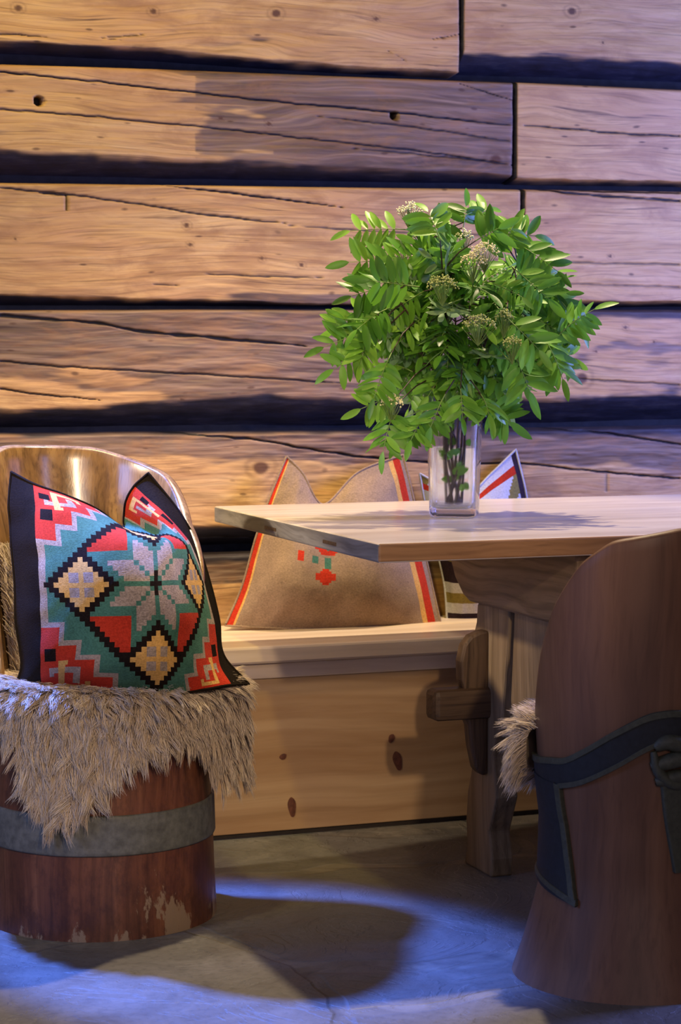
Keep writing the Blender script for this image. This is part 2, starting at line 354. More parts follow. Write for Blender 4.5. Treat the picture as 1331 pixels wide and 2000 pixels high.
def log(x0, x1, top, fbot, bot, gray, seed, label=None, depth=.085, dtop=None, rough=1.0, back=0.0, dthr=0.0):
    top = lerp_fn(top); fbot = lerp_fn(fbot); bot = lerp_fn(bot)
    nx = max(2, int((x1-x0)/.005)); hgt = float(np.mean(top(np.linspace(x0, x1, 9))-bot(np.linspace(x0, x1, 9))))
    nv = max(20, int(hgt/.003))
    X = np.linspace(x0, x1, nx)
    # profile parameter: 0..1 ; part a: top rounding, b: face, c: chamfered underside
    na = 8; nc = max(10, int(nv*.28)); nb = nv-4
    T = top(X)[:, None]; FB = (fbot(X)+.006*fbm(X*9, X*0, seed+50))[:, None]; B = bot(X)[:, None]
    ta = np.linspace(0, 1, na, endpoint=False)[None]; tb = np.linspace(0, 1, nb, endpoint=False)[None]; tc = np.linspace(0, 1, nc)[None]
    ru = .012
    za = T-ru*(1-np.cos(ta*np.pi/2)); ya = depth*(1-ta)**3+ru*(1-np.sin(ta*np.pi/2))
    zb = (T-ru)+(FB-(T-ru))*tb; yb = 0*zb
    zc = FB+(B-FB)*(tc**.9); yc = depth*(tc**1.25)
    Z = np.hstack([za, zb, zc]); Y = np.hstack([ya+0*za, yb, yc+0*zc])
    XX = X[:, None]+0*Z
    n1 = fbm(XX*3.2, Z*11, seed, 3); n2 = fbm(XX*9, Z*48, seed+7, 3); n3 = fbm(XX*14+n1, Z*120, seed+11, 2)
    n4 = fbm(XX*5, Z*24, seed+21, 4)
    hew = np.round(n4*4)/4*.5+n4*.5
    g = np.clip(gray(XX, Z)+.55*n2+.45*n1, -2, 2); g = sstep(.35, .62, g)
    disp = (.0035*n1+.0022*hew+.0014*n2*(1+g)+.0008*n3*(1+g))*rough
    # end rounding
    e0 = np.clip(1-(XX-x0)/.010, 0, 1); e1 = np.clip(1-(x1-XX)/.010, 0, 1)
    disp = disp+.003*(e0**2+e1**2)
    if x0 > 0: disp = disp+.05*(XX <= x0+1e-6)
    if x1 < 4: disp = disp+.05*(XX >= x1-1e-6)
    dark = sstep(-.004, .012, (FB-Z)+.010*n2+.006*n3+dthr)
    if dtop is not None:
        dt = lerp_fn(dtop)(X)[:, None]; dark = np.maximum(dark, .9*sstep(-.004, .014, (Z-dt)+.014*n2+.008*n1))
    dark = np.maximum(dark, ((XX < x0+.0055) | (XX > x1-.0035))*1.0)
    crack = 0*Z
    for wpx, pl in CRACKS:
        pl = np.array(pl)
        if pl[:, 1].max() < Z.min()-.02 or pl[:, 1].min() > Z.max()+.02 or pl[:, 0].max() < x0 or pl[:, 0].min() > x1: continue
        if abs(pl[0, 0]-pl[-1, 0]) < .02:
            d = np.abs(XX-pl[:, 0].mean())+10*np.clip(np.abs(Z-pl[:, 1].mean())-abs(pl[0, 1]-pl[-1, 1])/2, 0, 1)
        else:
            pl = pl[np.argsort(pl[:, 0])]
            cz = np.interp(XX, pl[:, 0], pl[:, 1]); ends = 12*(np.clip(pl[0, 0]-XX, 0, 9)+np.clip(XX-pl[-1, 0], 0, 9))
            cz = cz+.0022*fbm(XX*30, XX*0+3, seed, 3)
            taper = np.minimum(1, .25+np.minimum(XX-pl[0, 0], pl[-1, 0]-XX)*7)
            if pl[0, 0] < 1.06: taper = np.minimum(1, .25+(pl[-1, 0]-XX)*7)
            if pl[-1, 0] > 2.8: taper = np.minimum(1, .25+(XX-pl[0, 0])*7)
            d = np.abs(Z-cz)/np.clip(taper, .25, 1)+ends
        wm = wpx*.00127*.62*(1+.45*vnoise(XX*35, XX*0+7, seed))
        m = 1-sstep(.35, 1.0, d/np.maximum(wm, .0034)); m = m*min(1, .35+wpx*.2)
        crack = np.maximum(crack, m); disp = disp+.007*m
    knot = 0*Z
    for kx, kz, kr in KNOTS:
        d = np.hypot((XX-kx)/1.25, Z-kz)/kr*(1+.25*n2)
        knot = np.maximum(knot, np.maximum(.9*(1-sstep(.5, .9, d)), .25*(1-sstep(.08, .35, np.abs(d-1.4)))))
    for kx, kz, kr in HOLES:
        d = np.hypot((XX-kx), Z-kz)/kr*(1+.15*n2)
        m = 1-sstep(.75, 1.0, d); crack = np.maximum(crack, m); disp = disp+.035*m
    P = np.stack([XX, WY+back+Y+disp, Z], -1).reshape(-1, 3)
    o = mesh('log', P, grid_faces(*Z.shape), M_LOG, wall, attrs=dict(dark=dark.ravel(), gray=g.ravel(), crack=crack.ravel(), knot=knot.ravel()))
    if label: o['label'] = label
    return o
c0 = lambda v: (lambda x, z: v+0*x)
XA, XB = -.3, 4.4
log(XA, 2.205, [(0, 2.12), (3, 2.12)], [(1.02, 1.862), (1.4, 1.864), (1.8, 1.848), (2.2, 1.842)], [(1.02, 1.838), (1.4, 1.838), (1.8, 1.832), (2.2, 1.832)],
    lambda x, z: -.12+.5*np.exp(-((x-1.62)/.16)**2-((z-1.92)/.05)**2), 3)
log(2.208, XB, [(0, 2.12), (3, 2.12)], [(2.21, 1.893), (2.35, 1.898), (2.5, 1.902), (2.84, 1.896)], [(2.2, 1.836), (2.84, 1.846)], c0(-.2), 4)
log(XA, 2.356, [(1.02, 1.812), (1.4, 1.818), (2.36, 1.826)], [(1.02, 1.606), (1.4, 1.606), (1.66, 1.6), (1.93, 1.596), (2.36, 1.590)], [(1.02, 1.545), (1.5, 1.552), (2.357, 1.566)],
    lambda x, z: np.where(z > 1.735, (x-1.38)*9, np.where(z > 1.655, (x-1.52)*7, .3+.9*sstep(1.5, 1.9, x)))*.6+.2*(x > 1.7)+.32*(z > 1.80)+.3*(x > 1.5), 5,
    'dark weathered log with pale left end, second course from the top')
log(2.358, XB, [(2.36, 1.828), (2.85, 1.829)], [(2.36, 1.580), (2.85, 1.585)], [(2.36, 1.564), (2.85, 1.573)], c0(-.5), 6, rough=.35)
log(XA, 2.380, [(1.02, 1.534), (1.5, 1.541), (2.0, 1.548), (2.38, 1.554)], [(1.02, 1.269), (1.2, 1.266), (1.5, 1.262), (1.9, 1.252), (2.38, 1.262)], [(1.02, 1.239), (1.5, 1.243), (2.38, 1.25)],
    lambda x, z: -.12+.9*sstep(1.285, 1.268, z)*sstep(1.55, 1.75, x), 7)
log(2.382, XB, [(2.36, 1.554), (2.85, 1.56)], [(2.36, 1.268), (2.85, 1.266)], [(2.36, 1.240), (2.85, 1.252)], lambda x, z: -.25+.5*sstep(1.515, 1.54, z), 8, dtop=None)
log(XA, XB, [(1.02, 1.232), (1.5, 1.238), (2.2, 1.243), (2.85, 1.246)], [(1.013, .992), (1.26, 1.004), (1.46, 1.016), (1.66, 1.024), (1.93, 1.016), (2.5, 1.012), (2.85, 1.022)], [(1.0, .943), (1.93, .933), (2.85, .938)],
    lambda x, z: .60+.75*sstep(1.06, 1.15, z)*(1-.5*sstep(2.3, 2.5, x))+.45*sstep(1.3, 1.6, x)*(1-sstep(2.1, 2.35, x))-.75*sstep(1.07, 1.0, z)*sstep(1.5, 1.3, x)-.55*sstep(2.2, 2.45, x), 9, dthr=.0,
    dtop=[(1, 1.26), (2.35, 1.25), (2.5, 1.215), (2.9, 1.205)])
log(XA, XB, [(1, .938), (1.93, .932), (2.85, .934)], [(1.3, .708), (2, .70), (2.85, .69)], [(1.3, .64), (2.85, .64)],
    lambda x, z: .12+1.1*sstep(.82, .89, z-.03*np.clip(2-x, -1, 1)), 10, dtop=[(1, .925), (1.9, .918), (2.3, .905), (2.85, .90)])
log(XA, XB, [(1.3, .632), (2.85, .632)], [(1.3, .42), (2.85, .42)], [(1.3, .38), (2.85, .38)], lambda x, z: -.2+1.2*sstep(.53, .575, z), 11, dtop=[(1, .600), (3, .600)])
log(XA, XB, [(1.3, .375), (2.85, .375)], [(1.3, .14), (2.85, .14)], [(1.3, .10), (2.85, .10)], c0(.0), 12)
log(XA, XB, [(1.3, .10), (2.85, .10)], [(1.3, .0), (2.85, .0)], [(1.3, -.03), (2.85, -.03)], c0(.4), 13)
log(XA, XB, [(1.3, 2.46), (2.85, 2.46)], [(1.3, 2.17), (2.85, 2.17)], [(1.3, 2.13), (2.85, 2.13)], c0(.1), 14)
cb = box('chinking', (XA, XB), (WY+.07, WY+.2), (-.02, 2.46), plain('black_moss_chinking', (.008, .008, .010), .95, .5, 40, .8), wall, 0)
cb['label'] = 'black moss packed between the logs'

# ------------------------------------------------------------------ bench
bench = empty('wall_bench', (1.8, 4.9, 0), label='long pale pine bench with solid front panel along the log wall', cat='bench')
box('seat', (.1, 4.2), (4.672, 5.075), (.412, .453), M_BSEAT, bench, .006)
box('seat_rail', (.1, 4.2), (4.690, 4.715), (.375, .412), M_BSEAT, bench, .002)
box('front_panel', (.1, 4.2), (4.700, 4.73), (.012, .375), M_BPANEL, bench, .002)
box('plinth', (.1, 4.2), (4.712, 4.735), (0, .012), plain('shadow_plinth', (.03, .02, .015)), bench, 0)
def knot_disc(x, z, rx, rz, tilt=0):
    n = 24; v = [(x, 4.6990, z)]; 
    for i in range(n):
        a = 2*np.pi*i/n; px = rx*math.cos(a)*(1+.12*math.sin(3*a)); pz = rz*math.sin(a)
        v.append((x+px*math.cos(tilt)-pz*math.sin(tilt), 4.6995, z+px*math.sin(tilt)+pz*math.cos(tilt)))
    o = mesh('knot', v, [(0, 1+(i+1) % n, 1+i) for i in range(n)], M_KNOT, bench, smooth=False)
    return o
for px_, pz_, rx, rz, t in [(1.595, .187, .009, .007, .3), (1.617, .066, .010, .024, .1), (1.868, .213, .008, .011, -.4), (1.884, .158, .011, .024, .25)]:
    knot_disc(px_, pz_, rx, rz, t)

# ------------------------------------------------------------------ table
table = empty('trestle_table', (2.5, 4.2, 0), label='long rustic pine trestle table with thick top and wedged stretcher', cat='table')
def tabletop():
    x0, x1, y0, y1, z0, z1 = 1.445, 3.75, 3.700, 4.752, .738, .775
    ps = []
    nx, ny = 120, 50
    X = np.linspace(x0, x1, nx)[:, None]+0*np.zeros((nx, ny)); Yv = np.linspace(y0, y1, ny)[None]+0*X
    Zt = z1+.0012*fbm(X*2, Yv*8, 33, 3)
    V = np.stack([X, Yv, Zt], -1).reshape(-1, 3)
    return V, grid_faces(nx, ny)[:, ::1]
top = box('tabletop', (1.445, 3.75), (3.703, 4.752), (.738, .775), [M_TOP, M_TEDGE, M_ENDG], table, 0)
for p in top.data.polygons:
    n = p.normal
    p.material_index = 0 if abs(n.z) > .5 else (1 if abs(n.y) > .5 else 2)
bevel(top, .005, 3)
for y in (3.93, 4.30):
    box('through_tenon', (1.4435, 1.46), (y, y+.075), (.751, .758), M_TDARK, top, 0)
leg = [[4.241,0.587], [4.246,0.545], [4.268,0.503], [4.273,0.457], [4.256,0.403], [4.258,0.335], [4.274,0.276], [4.268,0.22], [4.289,0.165], [4.297,0.1], [4.291,0.044], [4.304,-0.018], [4.161,-0.011], [4.156,0.04], [4.173,0.098], [4.155,0.135], [4.134,0.178], [4.143,0.221], [4.159,0.262], [4.141,0.304], [4.112,0.337], [4.1,0.415], [4.086,0.504], [4.077,0.597]]
leg = [[a, max(0, b)] for a, b in leg]
leg[11][1] = 0; leg[12][1] = 0
LEGN = smooth_poly(leg[:11], 0)
near = [[4.052, .60], [4.068, .40], [4.06, .345], [4.02, .30], [3.95, .268], [3.90, .215], [3.875, .14], [3.87, .06], [3.86, 0], [3.74, 0], [3.735, .2], [3.76, .35], [3.75, .6]]
cross = [[4.375, .738], [4.372, .675], [4.345, .635], [4.30, .60], [4.264, .588], [3.80, .588], [3.76, .62], [3.745, .68], [3.745, .738]]
for k, dx in enumerate((0, 1.35)):
    p = [[a, b] for a, b in leg]
    prism_x('leg', p, 1.885+dx, 1.937+dx, M_TLEG, table, .005)
    prism_x('brace', near, 1.886+dx, 1.936+dx, M_TLEG, table, .004)
    prism_x('crosshead', smooth_poly(cross[:], 0), 1.876+dx, 1.945+dx, M_TCROSS, table, .006)
st = box('stretcher', (1.755, 3.42), (4.165, 4.225), (.345, .412), M_TDARK, table, .012)
def wedge(x):
    n = 14
    prof = [(x, .222), (x-.012, .219), (x-.030, .235), (x-.042, .29), (x-.046, .33), (x-.052, .345), (x-.058, .412), (x-.0645, .43), (x-.066, .47), (x-.058, .505), (x-.042, .524), (x-.02, .533), (x, .535)]
    m = len(prof)
    v = [(a, 4.178, b) for a, b in prof]+[(a, 4.212, b) for a, b in prof]
    f = [tuple(range(m)), tuple(range(m, 2*m))[::-1]]+[((i+1) % m, i, m+i, m+(i+1) % m) for i in range(m)]
    o = mesh('wedge', v, f, M_TDARKZ, table, smooth=False)
    bm = bmesh.new(); bm.from_mesh(o.data); bmesh.ops.recalc_face_normals(bm, faces=bm.faces); bm.to_mesh(o.data); bm.free()
    bevel(o, .006, 2)
wedge(1.886)

# ------------------------------------------------------------------ log chairs
RH = np.array([math.cos(TH), -math.sin(TH)]); FH = np.array([math.sin(TH), math.cos(TH)])
def ringpt(c, beta, r, z):
    """beta degrees: 0 towards the camera side (-F), + to the right"""
    b = np.radians(beta)
    q = np.asarray(c)[None]+(np.sin(b)*r)[:, None]*RH[None]-(np.cos(b)*r)[:, None]*FH[None]
    return np.column_stack([q, z+0*b])
def chair(name, c, zr, rr, hb, hz, lean_b, lean_k, label, m_out, m_in, wall_t=.03, seat_z=.43, seed=1, rimlabel=None):
    """zr,rr radius profile; hb,hz rim height by |angle from back direction|; lean_b = beta of the back direction"""
    root = empty(name, (c[0], c[1], 0), label=label, cat='chair', group=None)
    nb = 180; beta = np.linspace(-180, 180, nb, endpoint=False)
    da = (beta-lean_b+180) % 360-180
    H = np.interp(da, hb, hz)
    for _ in range(5): H = (np.roll(H, 1)+H*2+np.roll(H, -1))/4
    def rad(z, b):
        d = np.abs((b-lean_b+180) % 360-180)
        base = np.interp(z, zr, rr)
        fl = np.clip(z-.45, 0, 1)*lean_k*np.clip(np.cos(np.radians(d)), 0, 1)
        return base+fl+.0022*fbm(b/28.0+50, z*4, seed, 3)
    rows = []
    nz = 44
    for i in range(nz+1):
        z = H*(i/nz); rows.append(ringpt(c, beta, rad(z, beta), z))
    # rounded rim
    for k in range(1, 6):
        a = k/6*np.pi; rows.append(ringpt(c, beta, rad(H, beta)-wall_t/2*(1-np.cos(a)), H+.008*np.sin(a)))
    nout = len(rows)
    for i in range(25):
        z = H+(seat_z-.02-H)*(i/24); z = np.minimum(z, H); rows.append(ringpt(c, beta, rad(z, beta)-wall_t, z))
    P = np.stack(rows, 1)
    F = grid_faces(nb, P.shape[1], True)
    col = np.tile(np.arange(P.shape[1]-1), nb)
    fm = np.where(col >= nout-5, 1, 0)
    mesh('body', P.reshape(-1, 3), F, [m_out, m_in], root, fmat=fm)
    n = 60; bb = np.linspace(-180, 180, n, endpoint=False)
    r = rad(np.full(n, seat_z), bb)-wall_t+.002
    Vs = np.vstack([ringpt(c, bb, r, seat_z), ringpt(c, bb, r*.0, seat_z), ringpt(c, bb, r, seat_z-.03)])
    Fs = [(i, n+i, (i+1) % n) for i in range(n)]+[((i+1) % n, 2*n+(i+1) % n, 2*n+i, i) for i in range(n)]
    mesh('seat', Vs, Fs, m_in, root, smooth=False)
    return root, rad, H, beta
def strip_on(name, c, rad, b0, z0, b1, z1, th, mat, parent, n=60, m=8):
    """relief strip between curve 0 (b0,z0) and curve 1 (b1,z1)"""
    t = np.linspace(0, 1, n); k = np.linspace(0, 1, len(b0))
    B0 = catmull(k, b0, t); Z0 = catmull(k, z0, t); k = np.linspace(0, 1, len(b1)); B1 = catmull(k, b1, t); Z1 = catmull(k, z1, t)
    prof = [(0, -.004), (0, th*.7), (.04, th)]+[(q, th) for q in np.linspace(.1, .9, m)]+[(.96, th), (1, th*.7), (1, -.004)]
    rows = []
    for s, h in prof:
        b = B0+(B1-B0)*s; z = Z0+(Z1-Z0)*s
        r = rad(z, b)+h
        bb = np.radians(b)
        q = np.asarray(c)[None]+(np.sin(bb)*r)[:, None]*RH[None]-(np.cos(bb)*r)[:, None]*FH[None]
        rows.append(np.column_stack([q, z]))
    P = np.stack(rows, 1)
    return mesh(name, P.reshape(-1, 3), grid_faces(n, P.shape[1]), mat, parent)

LC = (1.030, 4.182)
lchair, lrad, lH, lbeta = chair('log_chair', LC, [0, .05, .25, .45, .95], [.233, .231, .224, .216, .206],
    [-180, -142, -127, -110, -83, -62, -22, 0, 20, 40, 56, 66, 76, 180], [.445, .455, .66, .715, .80, .868, .922, .927, .930, .90, .80, .62, .46, .445], 180+30, .20,
    'reddish-brown log chair with a grey painted band, draped in sheepskin, left of the table', M_BROWN, M_GOLD, .028, .43, 3)
rr_ = np.arange(-180, 181, 6.0)
strip_on('painted_band', LC, lrad, rr_, rr_*0+.165, rr_, rr_*0+.243, .005, M_BAND, lchair, 160, 4)
strip_on('painted_band', LC, lrad, [-72, -72, -72, -74], [.23, .28, .33, .42], [-55, -57, -60, -64], [.23, .28, .33, .42], .005, M_BAND, lchair, 24, 4)
RC = (1.835, 3.435)
rchair, rrad, rH, rbeta = chair('log_chair', RC, [0, .05, .105, .161, .2, .29, .382, .474, .9], [.2136, .196, .181, .167, .160, .158, .169, .175, .178],
    [-180, -116, -106, -96, -82, -60, -41, 0, 41, 60, 82, 96, 106, 116, 180], [.43, .44, .51, .60, .674, .757, .797, .820, .797, .757, .674, .60, .51, .44, .43], 21, .02,
    'brown log chair seen from behind with carved dark strap relief, right foreground', M_BROWN2, M_BROWN2, .026, .42, 9)
ST = np.array([[-80.0,0.4], [-62.5,0.407], [-48.3,0.414], [-33.4,0.438], [-17.8,0.469], [-0.5,0.498], [11.3,0.506], [20.9,0.506]]); SB = np.array([[-81.1,0.341], [-68.4,0.35], [-55.4,0.361], [-37.5,0.376], [-17.9,0.407], [-0.2,0.441], [11.7,0.455], [21.3,0.457]]); SV = np.array([[-55.3,0.365], [-53.8,0.311], [-49.4,0.248], [-45.6,0.195], [-41.4,0.155]])
def carve(sgn):
    f = lambda a: (42-a) if sgn < 0 else a
    stt = ST.copy(); sbb = SB.copy(); svv = SV.copy()
    ang = lambda a: np.array([f(q) for q in a])
    strip_on('strap', RC, rrad, ang(np.r_[-96, stt[:, 0]]), np.r_[.398, stt[:, 1]], ang(np.r_[-96, sbb[:, 0]]), np.r_[.34, sbb[:, 1]], .007, M_STRAP, rchair)
    strip_on('strap_border', RC, rrad, ang(np.r_[-96, stt[:, 0]]), np.r_[.402, stt[:, 1]+.004], ang(np.r_[-96, stt[:, 0]]), np.r_[.39, stt[:, 1]-.008], .0095, M_SBORD, rchair)
    strip_on('strap_border', RC, rrad, ang(sbb[2:, 0]), sbb[2:, 1]+.006, ang(sbb[2:, 0]), sbb[2:, 1]-.004, .0095, M_SBORD, rchair)
    # hanging end at the side
    vb = svv[:, 0]; vz = svv[:, 1]
    strip_on('strap', RC, rrad, ang([-96, -97, -98, -99, -100]), [.372, .31, .26, .22, .185], ang(vb), vz, .0085, M_STRAP, rchair)
    strip_on('strap_border', RC, rrad, ang(vb-3.4), vz+.002, ang(vb+1.2), vz, .0105, M_SBORD, rchair)
    strip_on('strap_border', RC, rrad, ang([-100, -80, -60, vb[-1]+1]), [.188, .182, .17, .153], ang([-100, -80, -60, vb[-1]+1]), [.196, .190, .180, .165], .0105, M_SBORD, rchair, 20)
carve(1); carve(-1)
# carved knot in the middle of the back with a hanging tail
kp = []
def cyl_path(bs, zs, h, rad_):
    bs = np.array(bs, float); zs = np.array(zs, float); t = np.linspace(0, 1, 22); k = np.linspace(0, 1, len(bs))
    b = catmull(k, bs, t); z = catmull(k, zs, t); r = rrad(z, b)+h; bb = np.radians(b)
    q = np.asarray(RC)[None]+(np.sin(bb)*r)[:, None]*RH[None]-(np.cos(bb)*r)[:, None]*FH[None]
    tt = np.linspace(0, 1, 22); return (np.column_stack([q, z]), rad_*np.sin(np.pi*np.clip(tt*.92+.04, 0, 1))**.35)
V, F = tube_mesh([cyl_path([5, 12, 21, 30, 37], [.445, .455, .45, .455, .445], .004, .016),
                  cyl_path([3, 10, 21, 32, 39], [.412, .418, .424, .418, .412], .006, .015),
                  cyl_path([6, 13, 21, 29, 36], [.384, .390, .392, .390, .384], .006, .014),
                  cyl_path([4, 8, 21, 36], [.44, .40, .38, .43], .010, .010)], 12)
mesh('strap_knot', V, F, M_SBORD, rchair)
strip_on('strap_tail', RC, rrad, [9, 12, 15, 18, 20], [.385, .33, .29, .25, .22], [33, 31, 29, 27, 25], [.385, .33, .29, .25, .22], .010, M_SBORD, rchair, 20, 5)

# ------------------------------------------------------------------ sheepskins
def fur_mat(name, ca, cb, cc):
    s = NT(name)
    t = s.attr('tone')
    c = s.ramp(t, [(0, ca), (.5, cb), (1, cc)])
    return s.set(Base_Color=c, Roughness=.6, Specular_IOR_Level=.25, Sheen_Weight=.15)
M_FUR = fur_mat('sheepskin_wool', (.34, .24, .16), (.64, .50, .35), (.84, .72, .55))
M_HIDE = plain('sheepskin_hide', (.30, .22, .15), .9)
def build_fur(name, base, dens_n, per, length, seed, parent, spread=.010, rad=.00085, updir=.5, grav=1.0):
    """base(u,v)->(P, N, T) arrays; builds clumped tapered strands as one mesh"""
    rng = np.random.default_rng(seed)
    nC = dens_n
    u = rng.random(nC); v = rng.random(nC)
    P, N, T = base(u, v)
    ok = np.isfinite(P).all(1); P, N, T, u, v = P[ok], N[ok], T[ok], u[ok], v[ok]; nC = len(P)
    S = np.cross(N, T)
    L = length(u, v)*(.75+.5*rng.random(nC))
    swirl = rng.normal(0, .38, nC)
    dirc = N*updir+T*np.cos(swirl)[:, None]*.9+S*np.sin(swirl)[:, None]*.9
    dirc += rng.normal(0, .10, (nC, 3)); dirc /= np.linalg.norm(dirc, axis=1)[:, None]
    tipc = P+dirc*L[:, None]+np.array([0, 0, -1])*(L*.22*grav)[:, None]
    K = per
    ci = np.repeat(np.arange(nC), K); n = len(ci)
    off = rng.normal(0, 1, (n, 2))*spread
    root = P[ci]+T[ci]*off[:, :1]+S[ci]*off[:, 1:]
    tip = tipc[ci]+(T[ci]*off[:, :1]+S[ci]*off[:, 1:])*.30+rng.normal(0, .0022, (n, 3))
    tip = root+(tip-root)*(.8+.3*rng.random(n))[:, None]
    midh = root+(tip-root)*.45+N[ci]*(L[ci]*.16)[:, None]+rng.normal(0, .0018, (n, 3))
    ts = np.array([0, .3, .55, .8, 1.0])
    C = (1-ts)[None, :, None]**2*root[:, None]+2*((1-ts)*ts)[None, :, None]*midh[:, None]*1.0+ts[None, :, None]**2*tip[:, None]
    wav = np.sin(ts[None]*9+rng.random(n)[:, None]*6.28)*.0016
    C = C+S[ci][:, None]*wav[..., None]
    t = C[:, -1]-C[:, 0]; t /= np.linalg.norm(t, axis=1)[:, None]+1e-9
    a1 = np.cross(t, rng.normal(0, 1, (n, 3))); a1 /= np.linalg.norm(a1, axis=1)[:, None]+1e-9
    a2 = np.cross(t, a1)
    rr = rad*np.array([1.0, 1.0, .85, .6, .12])*1.0
    ang = np.array([0, 2.094, 4.189])
    ring = C[:, :, None]+rr[None, :, None, None]*(np.cos(ang)[None, None, :, None]*a1[:, None, None]+np.sin(ang)[None, None, :, None]*a2[:, None, None])
    V = ring.reshape(-1, 3)
    idx = np.arange(n*15).reshape(n, 5, 3); nx = np.roll(idx, -1, 2)
    F = np.stack([idx[:, :-1], nx[:, :-1], nx[:, 1:], idx[:, 1:]], -1).reshape(-1, 4)
    tc = np.clip(rng.normal(.5, .2, nC), 0, 1)[ci]*.6+.4*rng.random(n)
    tone = np.repeat(tc[:, None], 5, 1)*.75+np.array([-.15, 0, .1, .22, .3])[None]
    tone = np.repeat(np.clip(tone, 0, 1)[..., None], 3, 2).ravel()
    return mesh(name, V, F, M_FUR, parent, attrs=dict(tone=tone))
# left chair drape: u -> angle, v -> along path seat -> rim -> hang
HB = np.array([-110, -52, -41, -36, -31, -25, -18, -10, -3, 5, 12, 19, 28, 40, 52, 60, 66, 76, 90, 104, 118])
HL = np.array([.425, .425, .42, .40, .33, .29, .265, .255, .275, .31, .345, .375, .385, .395, .40, .39, .33, .30, .31, .36, .44])
def drape_surface(c, radf, HB, HL, b0, b1, rin, rimz, off, rimfn=None, bulge=None):
    def f(u, v):
        beta = b0+(b1-b0)*u
        hl = np.interp(beta, HB, HL)
        rz = rimz if rimfn is None else rimfn(beta)
        rz = rz+0*beta
        bl = 0 if bulge is None else bulge(beta)
        R = radf(np.full_like(beta, .40), beta)+off+bl
        l0 = R-rin-.02; l1 = .035; l2 = np.maximum(rz-.02-hl, 0.0)
        s = v*(l0+l1+l2)
        r = np.empty_like(s); z = np.empty_like(s); nr = np.empty_like(s); nz = np.empty_like(s); tr = np.empty_like(s); tz = np.empty_like(s)
        m = s < l0; r[m] = (rin+s)[m]; z[m] = rz[m]-.012*(1-(s/l0)[m]); nr[m] = 0; nz[m] = 1; tr[m] = 1; tz[m] = 0
        m2 = (s >= l0) & (s < l0+l1); a = ((s-l0)/l1)*np.pi/2
        r[m2] = (rin+l0+.022*np.sin(a))[m2]; z[m2] = (rz-.022*(1-np.cos(a)))[m2]
        nr[m2] = np.sin(a)[m2]; nz[m2] = np.cos(a)[m2]; tr[m2] = np.cos(a)[m2]; tz[m2] = -np.sin(a)[m2]
        m3 = s >= l0+l1; r[m3] = (rin+l0+.022)[m3]; z[m3] = (rz-.022-(s-l0-l1))[m3]; nr[m3] = 1; nz[m3] = .0; tr[m3] = 0; tz[m3] = -1
        # follow the body profile when hanging
        r = r+np.where(m3, (radf(z, beta)-radf(np.full_like(beta, .40), beta))*.6, 0)
        bb = np.radians(beta)
        er = np.sin(bb)[:, None]*RH[None]-np.cos(bb)[:, None]*FH[None]
        P = np.column_stack([np.asarray(c)[None]+er*r[:, None], z])
        N = np.column_stack([er*nr[:, None], nz]); T = np.column_stack([er*tr[:, None], tz])
        return P, N, T
    return f
def hide_mesh(base, parent, nu=70, nv=26, name='hide', mat=None):
    u, v = np.meshgrid(np.linspace(0, 1, nu), np.linspace(0, 1, nv), indexing='ij')
    P, N, T = base(u.ravel(), v.ravel())
    o = mesh(name, P-N*.001, grid_faces(nu, nv), mat or M_HIDE, parent)
    m = o.modifiers.new('thick', 'SOLIDIFY'); m.thickness = .004; m.offset = -1
    return o
skin = empty('sheepskin', (LC[0], LC[1], .45), label='shaggy beige sheepskin hanging over the front of the left log chair', cat='sheepskin')
bl = lambda b: .055*np.exp(-((b-88)/20)**2)
base1 = drape_surface(LC, lrad, HB, HL, -110, 118, .05, .478, .006, None, bl)
hide_mesh(base1, skin)
build_fur('wool', base1, 3200, 20, lambda u, v: .036+.018*v, 5, skin, .0075, .0009, .42, 1.0)
# part of the skin that lies up inside the back
def back_base(u, v):
    beta = 100+(262-100)*u; z = .46+.28*v*np.where((beta > 120), 1, .75)
    r = lrad(z, beta)-.036; bb = np.radians(beta)
    er = np.sin(bb)[:, None]*RH[None]-np.cos(bb)[:, None]*FH[None]
    P = np.column_stack([np.asarray(LC)[None]+er*r[:, None], z]); N = np.column_stack([-er, 0*z]); T = np.column_stack([0*er, -1+0*z])
    return P, N, T
hide_mesh(back_base, skin, 50, 16, 'hide')
build_fur('wool', back_base, 1100, 14, lambda u, v: .040+0*u, 6, skin, .008, .0009, .6, .6)
skin2 = empty('sheepskin', (RC[0], RC[1], .44), label='tuft of grey-beige sheepskin sticking out beside the right log chair', cat='sheepskin')
HB2 = np.array([-185, -160, -140, -120, -105, -95, -86]); HL2 = np.array([.36, .34, .35, .36, .37, .39, .43])
base2 = drape_surface(RC, rrad, HB2, HL2, -185, -88, .03, .452, .006, None, lambda b: .012+0*b)
hide_mesh(base2, skin2, 40, 20)
build_fur('wool', base2, 1500, 16, lambda u, v: .044+.012*v, 8, skin2, .0075, .0009, .75, .6)

